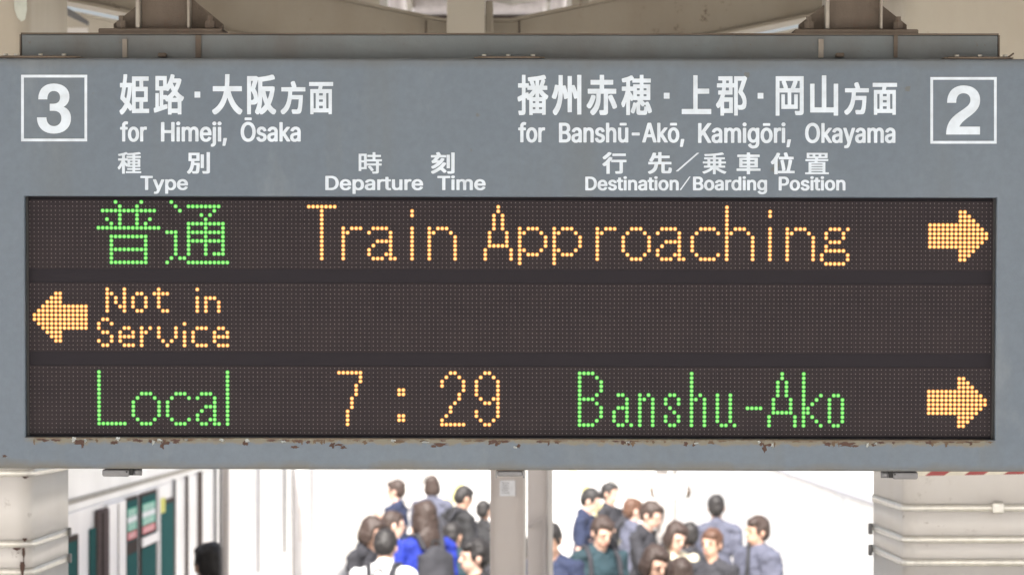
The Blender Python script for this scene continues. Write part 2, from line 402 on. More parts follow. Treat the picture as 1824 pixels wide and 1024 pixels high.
# posts seen under the sign
def post(px0, px1, D, label, mat, ztop=3.0, name='platform_post'):
    rt = empty(name, W((px0 + px1) / 2, 675, D).xy.to_3d()); tag(rt, label, 'post')
    hw = (px1 - px0) / 2 / FPX * D
    return rt, hw
rt, hw = post(873, 937, 14.0, 'beige steel post with a paper label, below the middle latch of the sign', M['post'])
box('web', -hw + 0.006, hw - 0.010, 0.004, 0.12, 0.0, 3.25, M['post'], rt)
box('flange', -hw, -hw + 0.0055, -0.006, 0.13, 0.0, 3.25, M['post'], rt)
box('flange', hw - 0.0095, hw, -0.012, 0.13, 0.0, 3.25, M['column'], rt)
a, b_ = W(890, 883, 13.99) - rt.location, W(918, 855, 13.99) - rt.location
lb = box('paper_label', a.x, b_.x, -0.012, 0.0035, a.z, b_.z, M['paper'], rt)
for k in range(5):
    z = b_.z - 0.011 - k * 0.010
    box('print_line', a.x + 0.008, b_.x - random.uniform(0.01, 0.03), -0.0128, -0.0121, z - 0.0018, z + 0.0018, M['grey_print'], lb)
rt, hw = post(939, 985, 18.0, 'pale beige post close behind and right of the labelled post', M['column'])
box('web', -hw, hw - 0.03, 0, 0.14, 0.0, 3.35, M['post'], rt, 0.004)
box('flange', hw - 0.028, hw, -0.02, 0.16, 0.0, 3.35, M['column'], rt)
tube('conduit', (hw - 0.045, -0.03, 0.0), (hw - 0.045, -0.03, 1.98), 0.008, M['post'], rt)
tube('conduit', (-hw + 0.01, -0.014, 1.93), (hw - 0.045, -0.03, 1.98), 0.007, M['post'], rt)
rt, hw = post(1169, 1206, 30.0, 'distant white post carrying a round sign above the crowd', M['column'])
box('shaft', -hw, hw, 0, 0.18, 0, 3.6, M['pale_grey'], rt, 0.006)
box('bracket', -hw - 0.02, hw + 0.02, -0.04, -0.001, 1.92, 1.96, M['post'], rt)
a = W(1194, 876, 29.6)
rs = empty('loudspeaker', a); tag(rs, 'white drum loudspeaker with dark domed ends on the distant white post', 'loudspeaker')
k = 29.6 / FPX
tube('drum', (-29 * k, 0, 0), (28 * k, 0, 0), 12 * k, M['white_print'], rs, 20)
for s, x, l in ((-1, -29.3, 7), (1, 28.3, 9)):
    bm = bmesh.new(); dome_r = 12 * k; prev = None
    for q in range(5):
        a_ = math.pi / 2 * q / 5; cur = [bm.verts.new((x * k + s * l * k * math.sin(a_), dome_r * math.cos(a_) * math.cos(R(t * 22.5)), dome_r * math.cos(a_) * math.sin(R(t * 22.5)))) for t in range(16)]
        if prev:
            for t in range(16): bm.faces.new((prev[t], prev[(t + 1) % 16], cur[(t + 1) % 16], cur[t]))
        prev = cur
    bm.faces.new(prev); bobj('end_cap', bm, M['rusty'], rs, True)
tube('hanger', (0, 0, 12 * k), (0, 0, 0.42), 0.02, M['column'], rs)
rt, hw = post(395, 408, 19.5, 'slim grey pole beside the train, left of the crowd', M['clip'])
tube('shaft', (0, 0, 0), (0, 0, 3.3), hw, M['post'], rt)
tube('cable', (-hw - 0.008, 0, 0), (-hw - 0.008, 0, 3.0), 0.006, M['clip'], rt)

# train on the left track
tr = empty('train', (-2.37, 15, 0)); tag(tr, 'silver commuter train with dark door windows standing at the left platform edge', 'train')
def D_of(px): return 2.37 * FPX / (CX - px)
def ty(px): return D_of(px) - 15
box('car_body', -2.7, 0, 0.0, ty(520), -0.35, 1.99, M['steel_white'], tr, 0.01)
box('car_body', -2.7, 0, ty(541), 60, -0.35, 1.99, M['steel_white'], tr, 0.01)
box('gangway', -2.2, -0.12, ty(520) + 0.003, ty(541) - 0.003, -0.2, 1.9, M['rubber'], tr)
for a, b_ in ((0.0, ty(520)), (ty(541), 60)):
    prism_pts = [(0, 1.992), (-0.03, 2.5), (-0.25, 2.95), (-0.8, 3.2), (-1.9, 3.2), (-2.45, 2.95), (-2.67, 2.5), (-2.7, 1.992)]
    prism('roof_shell', prism_pts, a, b_, M['steel_white'], tr)
    box('eaves_strip', -0.006, 0.012, a + 0.01, b_ - 0.01, 2.03, 2.055, M['flange'], tr)
def tbox(name, p0, p1, z0, z1, mat, parent=tr, x0=0.001, x1=0.012, bev=0.0):
    return box(name, x0, x1, ty(p0), ty(p1), z0, z1, mat, parent, bev)
def window(p0, p1, z0, z1):
    fr = tbox('window', p0, p1, z0, z1, M['rubber'], bev=0.003); d = (ty(p1) - ty(p0)) * 0.08
    box('pane', 0.013, 0.016, ty(p0) + d, ty(p1) - d, z0 + 0.03, z1 - 0.03, M['teal_glass'], fr)
    return fr
window(84, 136, 1.05, 1.86)
tbox('window_post', 168, 186, 0.9, 1.955, M['seal'], x1=0.03, bev=0.01)
tbox('side_pane', 158, 167.5, 0.9, 1.86, M['teal_glass'], x1=0.012)
tbox('window_edge', 172, 175, 0.9, 1.94, M['rubber'], x0=0.031, x1=0.036)
tbox('door_seam', 204, 205, 0.0, 1.96, M['flange'], x0=0.021, x1=0.024)
tbox('door_pillar', 187, 219, -0.1, 1.97, M['steel_white'], x1=0.02, bev=0.004)
for (p0, p1) in ((220, 242), (247, 275)):
    d = tbox('door', p0, p1, -0.1, 1.97, M['rubber'], x1=0.014)
    q0, q1 = p0 + 1.2, p1 - 2.2
    t_ = lambda n, a0, a1, z0, z1, m, xa=0.0145, xb=0.018: box(n, xa, xb, ty(a0), ty(a1), z0, z1, m, d)
    t_('pane', q0, q1, 1.70, 1.95, M['teal_glass'])
    t_('lower_pane', q0, q1, 0.9, 1.62, M['teal_glass'])
    if p0 > 240: t_('rail', p0 + 0.5, p1 - 0.5, 1.635, 1.69, M['steel_white'], 0.0145, 0.03)
    a0, a1 = q0 + 0.5, q1 - 1.5
    for z0, z1, mt in ((1.855, 1.905, 'green_print'), (1.815, 1.853, 'white_print'), (1.765, 1.813, 'green_print'), (1.712, 1.760, 'red_print')):
        t_('sticker', a0, a1, z0, z1, M[mt], 0.0185, 0.0195)
    for z in (1.888, 1.868, 1.80, 1.78, 1.745, 1.727):
        t_('sticker_print', a0 + 1, a1 - 2, z - 0.003, z + 0.003, M['white_print'], 0.0197, 0.0203)
tbox('door_edge', 276, 278, -0.1, 1.98, M['steel_white'], x1=0.03)
fr = window(281, 307, 1.30, 1.88)
box('notice_sticker', 0.0165, 0.018, ty(282), ty(290), 1.80, 1.90, M['yellow_print'], fr)
for p0, p1, m_ in ((307.5, 308.8, 'clip'), (330, 331.2, 'rubber'), (352, 356, 'rubber'), (381, 382, 'clip'), (458, 459, 'grey_print'), (505, 506, 'clip'), (554, 554.8, 'grey_print'), (533, 535, 'post')):
    tbox('door_edge', p0, p1, 0.2 if p1 < 380 else 0.9, 2.0, M[m_], x1=0.02)
# far wall beyond the right track
fw = empty('trackside_wall', (4.3, 28, -1.1)); tag(fw, 'pale ribbed trackside wall receding behind the right column', 'wall')
for k in range(24):
    box('wall_panel', 0, 0.12, k * 2.6, k * 2.6 + 2.585, 0, 2.28 + (0.02 if k % 3 else 0), M['wall'], fw, 0.004)
box('coping', -0.06, 0.18, 0, 62.4, 2.302, 2.36, M['grey_print'], fw)
bx = empty('equipment_box', (4.1, 44.8, -1.1)); tag(bx, 'small pale blue equipment box standing against the trackside wall', 'box')
box('cabinet', -0.17, 0.06, -0.12, 0.12, 2.0, 2.28, M['blue_box'], bx, 0.01); box('leg', -0.1, -0.04, -0.1, -0.06, 0, 1.999, M['post'], bx); box('leg', -0.1, -0.04, 0.06, 0.1, 0, 1.999, M['post'], bx)
for (px, py, D, lab) in ((606, 889, 52, 'upper small grey trackside plate left of the crowd'), (641, 876, 56, 'tiny grey trackside plate above and right of the other one')):
    p = W(px, py, D); rt = empty('distance_marker', (p.x, p.y, 0)); tag(rt, lab, 'marker', 'small markers by the train')
    hw = 6.5 / FPX * D
    box('upper_plate', -hw, hw, 0, 0.01, p.z - hw * 0.1, p.z + hw * 0.9, M['flange'], rt); box('lower_plate', -hw, hw, 0, 0.01, p.z - hw * 3.2, p.z - hw * 2.2, M['flange'], rt)
    box('stake', -0.015, 0.015, 0.011, 0.03, 0, p.z + hw * 0.8, M['wall'], rt)
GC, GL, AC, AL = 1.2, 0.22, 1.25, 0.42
# ================================================================ THE SIGN
yaw, tilt, roll = -0.0192634762, 0.0467972755, -0.00281608581
SPOS = Vector((-0.00740694, 8.00833, 2.7 + 0.14100306))
STRIP = 19.2585856; PIT = 0.01
Mr = Matrix.Rotation(yaw, 4, 'Z') @ Matrix.Rotation(tilt, 4, 'X') @ Matrix.Rotation(-roll, 4, 'Y')
sign = empty('departure_board'); sign.matrix_world = Matrix.Translation(SPOS) @ Mr
tag(sign, 'wide blue grey hanging departure board with white lettering and three rows of lamps', 'departure board')
Minv = (Matrix.Translation(SPOS) @ Mr).inverted()
def S(px, py, depth=0.0):
    'board coordinates (x, z) of the point of the board plane y=depth seen at a photo pixel'
    o_ = Minv @ EYE; d = (Minv @ W(px, py, 8.0)) - o_
    t = (depth - o_.y) / d.y; p = o_ + d * t
    return p.x, p.z
FR = -0.022   # front face of the housing (lamp plane is y=0)
xl, xr = S(-60, 400, FR)[0], S(1886, 400, FR)[0]
zt = (S(200, 104.2, FR)[1] + S(1600, 105.0, FR)[1]) / 2
zb = (S(100, 834.8, FR)[1] + S(1700, 839.2, FR)[1]) / 2
ixl = (S(43.6, 400, FR)[0] + S(45, 700, FR)[0]) / 2; ixr = (S(1775.3, 400, FR)[0] + S(1772.8, 700, FR)[0]) / 2
izt = (S(100, 349.6, FR)[1] + S(1700, 352.4, FR)[1]) / 2; izb = (S(100, 778, FR)[1] + S(1700, 783.4, FR)[1]) / 2
HM = housing_mat(izb, zb, zt)
bm = bmesh.new()
def quadring(y0, rect0, y1, rect1):
    a = [bm.verts.new((x, y0, z)) for x, z in rect0]; b = [bm.verts.new((x, y1, z)) for x, z in rect1]
    for i in range(4): bm.faces.new((a[i], a[(i + 1) % 4], b[(i + 1) % 4], b[i]))
def rect(x0, x1, z0, z1): return [(x0, z0), (x1, z0), (x1, z1), (x0, z1)]
e = 0.006
outer = rect(xl + e, xr - e, zb + e, zt - e)
quadring(FR, outer, FR, rect(ixl - 0.002, ixr + 0.002, izb - 0.002, izt + 0.002))
quadring(FR, rect(ixl - 0.002, ixr + 0.002, izb - 0.002, izt + 0.002), FR + 0.002, rect(ixl, ixr, izb, izt))
quadring(FR + 0.002, rect(ixl, ixr, izb, izt), 0.012, rect(ixl, ixr, izb, izt))
quadring(FR, outer, FR + 0.0018, rect(xl + e * 0.3, xr - e * 0.3, zb + e * 0.3, zt - e * 0.3))
quadring(FR + 0.0018, rect(xl + e * 0.3, xr - e * 0.3, zb + e * 0.3, zt - e * 0.3), FR + e, rect(xl, xr, zb, zt))
quadring(FR + e, rect(xl, xr, zb, zt), 0.26, rect(xl, xr, zb, zt))
bm.faces.new([bm.verts.new((x, 0.26, z)) for x, z in rect(xl, xr, zb, zt)])
bmesh.ops.remove_doubles(bm, verts=bm.verts, dist=1e-5)
housing = bobj('housing', bm, HM, sign)
# black strips draw the shadow along both sides of the recess
gm = plain('black_edge_shadow', (0.02, 0.02, 0.022), 0.6)
for nm, a in (('edge_shadow', (ixl + .0005, ixl + 0.006, izb + .0005, izt - .0005)), ('edge_shadow', (ixr - 0.006, ixr - .0005, izb + .0005, izt - .0005)),
              ):
    box(nm, a[0], a[1], -0.004, 0.010, a[2], a[3], gm, sign)
bk, bnt, bb = newmat('display_backing'); bb.inputs['Base Color'].default_value = (0.016, 0.0135, 0.018, 1); bb.inputs['Roughness'].default_value = 0.6; bb.inputs['Specular IOR Level'].default_value = 0.15
backing = box('display_backing', ixl + 0.0005, ixr - 0.0005, 0.0062, 0.0110, izb + 0.0005, izt - 0.0005, bk, sign)

# lamp modules: 14 x 3 boards of 16 x 16 lamps
mod, mnt, mb = newmat('lamp_module_face')
rr = ramp(mnt, noise_fac(mnt, 9, 4, 0.6), [(0.3, (0.017, 0.0125, 0.016, 1)), (0.7, (0.023, 0.017, 0.020, 1))])
mnt.links.new(rr.outputs[0], mb.inputs['Base Color']); mb.inputs['Roughness'].default_value = 0.45; mb.inputs['Specular IOR Level'].default_value = 0.15
unlit = plain('unlit_lamp_lens', (0.13, 0.112, 0.115), 0.3)
def LP(c, r, strip): return (c - 111.5) * PIT, -((r + strip * STRIP) - 26.8) * PIT
def dome(bm, x, z, rad, h, n=8, y0=0.0, rings=2):
    prev = None
    for k in range(rings):
        a = math.pi / 2 * k / rings; rr_ = rad * math.cos(a); yy = y0 - h * math.sin(a)
        cur = [bm.verts.new((x + rr_ * math.cos(2 * math.pi * i / n), yy, z + rr_ * math.sin(2 * math.pi * i / n))) for i in range(n)]
        if prev:
            for i in range(n): bm.faces.new((prev[i], prev[(i + 1) % n], cur[(i + 1) % n], cur[i]))
        prev = cur
    t = bm.verts.new((x, y0 - h, z))
    for i in range(n): bm.faces.new((prev[i], prev[(i + 1) % n], t))
bm = bmesh.new(); addbox(bm, -0.07995, 0.07995, 0.0, 0.006, -0.07995, 0.07995, 0.0)
bmesh.ops.recalc_face_normals(bm, faces=bm.faces)
mme = bpy.data.meshes.new('lamp_module'); bm.to_mesh(mme); bm.free(); mme.materials.append(mod)
bm = bmesh.new()
for c in range(16):
    for r in range(16): dome(bm, (c - 7.5) * PIT, (r - 7.5) * PIT, 0.00135, 0.0010, 6, -0.0001, 1)
ume = bpy.data.meshes.new('unlit_lamps'); bmesh.ops.recalc_face_normals(bm, faces=bm.faces); bm.to_mesh(ume); bm.free(); ume.materials.append(unlit)
for s in range(3):
    for k in range(14):
        x, z = LP(k * 16 + 7.5, 7.5, s)
        o = bpy.data.objects.new('lamp_module', mme); sc.collection.objects.link(o); o.parent = sign; o.location = (x, 0, z)
        u = bpy.data.objects.new('unlit_lamps', ume); sc.collection.objects.link(u); u.parent = o; u['kind'] = 'stuff'

for s in (0, 1):   # dark strips between the rows of modules
    za, zb_ = LP(0, 15.5, s)[1], LP(0, -0.5, s + 1)[1]
    box('divider', LP(-0.5, 0, 0)[0], LP(223.5, 0, 0)[0], 0.0016, 0.0060, zb_ + 0.0002, za - 0.0002, bk, sign)

# lit lamps
def lampmat(name, core, halo, sc_, sr_):
    return emit(name + '_core', core, sc_), emit(name + '_halo', halo, sr_)
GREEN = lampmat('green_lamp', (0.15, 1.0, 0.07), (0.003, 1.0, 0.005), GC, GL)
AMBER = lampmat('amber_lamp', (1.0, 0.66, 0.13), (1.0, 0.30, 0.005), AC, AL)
def lit(name, cells, strip, mats, label):
    bm = bmesh.new(); x0, z0 = LP(*cells[0], strip)
    for c, r in cells:
        x, z = LP(c, r, strip); dome(bm, x, z, 0.0049, 0.0012, 10, -0.0003, 2)  # wide dim disc paints the halo of light around each lamp
    nl = len(bm.faces)
    for c, r in cells:
        x, z = LP(c, r, strip); k_ = random.uniform(0.93, 1.07); dome(bm, x, z, 0.0027 * k_, 0.0022, 8, -0.0007, 2)
    bmesh.ops.recalc_face_normals(bm, faces=bm.faces)
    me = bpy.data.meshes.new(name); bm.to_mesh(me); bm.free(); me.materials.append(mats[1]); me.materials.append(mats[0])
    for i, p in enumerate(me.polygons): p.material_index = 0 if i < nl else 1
    o = link(name, me, None, sign); o['label'] = label; return o
def V(c, *rs):
    out = []
    for q in rs:
        out += [(c, x) for x in (range(q[0], q[1] + 1) if isinstance(q, tuple) else (q,))]
    return out
def H(r, *cs):
    out = []
    for q in cs:
        out += [(x, r) for x in (range(q[0], q[1] + 1) if isinstance(q, tuple) else (q,))]
    return out
def U(*ls):
    s_ = []
    for l in ls:
        for q in l:
            if q not in s_: s_.append(q)
    return s_
fu = U([(20, 0), (26, 0)], V(21, (1, 6)), V(25, (1, 6)), H(2, (17, 29)), [(18, 4), (28, 4), (19, 5), (27, 5)], H(6, (16, 30)),
       H(8, (19, 27)), H(11, (19, 27)), H(14, (19, 27)), V(19, (8, 14)), V(27, (8, 14)))
tsu = U([(33, 0), (34, 1), (35, 2)], H(1, (37, 44)), [(43, 2), (40, 3), (42, 3), (41, 4)], H(5, (37, 45)), V(37, (5, 12)), V(41, (5, 12)), V(45, (5, 12)),
        H(7, (37, 45)), H(9, (37, 45)), H(12, 43, 44), H(7, 32, 33), V(34, (7, 12)), [(33, 13), (32, 14), (35, 13), (36, 13)], H(14, (37, 46)))
def at(cells, dx): return [(c + dx, r) for c, r in cells]
r_ = U(V(0, (6, 13)), [(1, 7)], H(6, (2, 4)))
a_ = U(H(6, (1, 4)), [(0, 7), (5, 7), (5, 8)], H(9, (2, 5)), [(1, 10), (5, 10), (0, 11), (5, 11), (0, 12), (4, 12), (5, 12)], H(13, (1, 3), 5, 6))
i_ = V(0, 2, 3, (6, 13))
n_ = U(V(0, (6, 13)), [(1, 7)], H(6, (2, 4)), [(5, 7)], V(6, (8, 13)))
A_ = U(V(3, 1, 2), V(2, (3, 6)), V(4, (3, 6)), V(1, (7, 9)), V(5, (7, 9)), H(10, (1, 5)), V(0, (11, 13)), V(6, (11, 13)))
p_ = U(V(0, (6, 14)), [(1, 7)], H(6, (2, 4)), [(5, 7)], V(6, (8, 10)), [(1, 11), (5, 11)], H(12, (2, 4)))
o_ = U(H(6, (2, 4)), [(1, 7), (5, 7)], V(0, (8, 11)), V(6, (8, 11)), [(1, 12), (5, 12)], H(13, (2, 4)))
c_ = U(H(6, (2, 5)), [(1, 7), (6, 7)], V(0, (8, 11)), [(1, 12), (6, 12)], H(13, (2, 5)))
h_ = U(V(0, (1, 13)), [(1, 7)], H(6, (2, 4)), [(5, 7)], V(6, (8, 13)))
g_ = U(H(6, (2, 4), 6), [(1, 7), (5, 7), (1, 8), (5, 8)], H(9, (2, 4)), [(1, 10)], H(11, (1, 5)), [(0, 12), (6, 12), (0, 13), (6, 13)], H(14, (1, 5)))
T_ = U(H(1, (0, 6)), V(3, (2, 13)))
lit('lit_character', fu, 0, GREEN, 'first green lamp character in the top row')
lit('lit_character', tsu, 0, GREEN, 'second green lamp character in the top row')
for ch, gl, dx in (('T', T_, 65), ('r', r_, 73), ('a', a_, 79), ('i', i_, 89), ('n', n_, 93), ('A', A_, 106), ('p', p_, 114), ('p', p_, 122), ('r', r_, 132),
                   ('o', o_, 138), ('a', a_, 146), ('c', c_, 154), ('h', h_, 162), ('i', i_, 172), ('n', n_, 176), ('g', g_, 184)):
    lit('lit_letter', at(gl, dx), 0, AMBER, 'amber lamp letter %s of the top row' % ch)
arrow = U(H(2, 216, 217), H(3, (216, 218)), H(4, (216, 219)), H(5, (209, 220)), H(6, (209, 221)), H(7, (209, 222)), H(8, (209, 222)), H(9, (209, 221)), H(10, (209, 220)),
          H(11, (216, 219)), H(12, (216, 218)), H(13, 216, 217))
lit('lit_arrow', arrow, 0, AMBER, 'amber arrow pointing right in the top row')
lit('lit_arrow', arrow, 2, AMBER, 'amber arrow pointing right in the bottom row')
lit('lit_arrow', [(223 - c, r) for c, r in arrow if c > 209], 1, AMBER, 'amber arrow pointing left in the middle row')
small = {
 'N': (18, U(V(0, (1, 6)), [(1, 2), (2, 3), (2, 4), (3, 5)], V(4, (1, 6)))),
 'o': (24, U(V(0, (3, 5)), H(2, 1, 2), V(3, (3, 5)), H(6, 1, 2))),
 't': (29, U(V(1, (1, 5)), H(2, (0, 3)), H(6, 2, 3))),
 'i': (39, V(0, 1, (3, 6))),
 'n': (41, U(V(0, (3, 6)), H(3, 1, 2), V(3, (4, 6)))),
 'S': (16, U(H(8, 1, 2), [(0, 9), (3, 9), (0, 10), (1, 11), (2, 11), (3, 12), (0, 13), (3, 13), (1, 14), (2, 14)])),
 'e': (21, U(V(0, (11, 13)), H(10, 1, 2), [(3, 11)], H(12, (0, 3)), H(14, (1, 3)))),
 'r': (26, U(V(0, (10, 14)), [(1, 11), (2, 10)])),
 'v': (30, U(V(0, (10, 12)), [(1, 13), (2, 14), (3, 13)], V(4, (10, 12)))),
 'i ': (36, V(0, 9, (11, 14))),
 'c': (38, U(V(0, (11, 13)), H(10, (1, 3)), H(14, (1, 3)))),
 'e ': (43, U(V(0, (11, 13)), H(10, 1, 2), [(3, 11)], H(12, (0, 3)), H(14, (1, 3))))}
small['n'] = (41, U(V(0, (3, 6)), H(3, 1, 2), V(3, (4, 6))))
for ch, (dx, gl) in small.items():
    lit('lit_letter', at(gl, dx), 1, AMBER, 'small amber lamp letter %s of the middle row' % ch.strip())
cg = U(H(6, (2, 4)), [(1, 7), (5, 7)], V(0, (8, 11)), [(1, 12), (5, 12)], H(13, (2, 4)))
ag = U(H(6, (1, 3)), [(0, 7), (4, 7), (4, 8)], H(9, (2, 4)), [(1, 10), (4, 10), (0, 11), (4, 11), (0, 12), (3, 12), (4, 12)], H(13, 1, 2, 4, 5))
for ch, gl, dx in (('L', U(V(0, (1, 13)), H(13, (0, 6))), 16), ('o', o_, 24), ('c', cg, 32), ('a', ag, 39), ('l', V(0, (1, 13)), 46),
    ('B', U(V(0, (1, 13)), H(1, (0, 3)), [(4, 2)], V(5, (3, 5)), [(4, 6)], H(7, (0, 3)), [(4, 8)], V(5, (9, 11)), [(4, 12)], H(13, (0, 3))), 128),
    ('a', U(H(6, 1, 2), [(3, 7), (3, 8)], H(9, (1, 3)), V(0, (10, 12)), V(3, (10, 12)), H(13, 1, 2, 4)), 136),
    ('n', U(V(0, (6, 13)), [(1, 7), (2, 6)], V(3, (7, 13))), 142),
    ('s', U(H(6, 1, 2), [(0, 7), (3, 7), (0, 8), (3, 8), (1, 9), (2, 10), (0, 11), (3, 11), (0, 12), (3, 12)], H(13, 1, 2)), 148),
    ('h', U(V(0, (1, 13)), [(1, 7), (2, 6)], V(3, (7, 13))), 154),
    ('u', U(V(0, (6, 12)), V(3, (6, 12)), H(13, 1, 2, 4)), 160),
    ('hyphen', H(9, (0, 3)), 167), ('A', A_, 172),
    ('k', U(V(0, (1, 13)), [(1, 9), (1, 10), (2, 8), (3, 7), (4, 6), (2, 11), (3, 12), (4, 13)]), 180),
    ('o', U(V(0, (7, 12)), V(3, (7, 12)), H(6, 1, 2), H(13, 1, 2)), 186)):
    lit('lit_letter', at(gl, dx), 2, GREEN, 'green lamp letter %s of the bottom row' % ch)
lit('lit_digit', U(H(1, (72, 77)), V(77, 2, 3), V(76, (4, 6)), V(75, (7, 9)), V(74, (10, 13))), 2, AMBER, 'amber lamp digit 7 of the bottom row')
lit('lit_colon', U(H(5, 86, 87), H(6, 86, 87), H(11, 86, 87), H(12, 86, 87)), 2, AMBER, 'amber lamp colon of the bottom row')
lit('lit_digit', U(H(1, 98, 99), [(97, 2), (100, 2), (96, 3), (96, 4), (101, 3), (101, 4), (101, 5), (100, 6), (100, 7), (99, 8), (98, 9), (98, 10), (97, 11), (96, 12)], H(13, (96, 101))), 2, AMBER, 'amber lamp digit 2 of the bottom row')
lit('lit_digit', U(H(1, 106, 107), [(105, 2), (108, 2)], V(104, (3, 6)), V(109, (3, 11)), [(105, 7), (108, 7), (106, 8), (107, 8), (104, 10), (104, 11), (105, 12), (108, 12), (106, 13), (107, 13)]), 2, AMBER, 'amber lamp digit 9 of the bottom row')

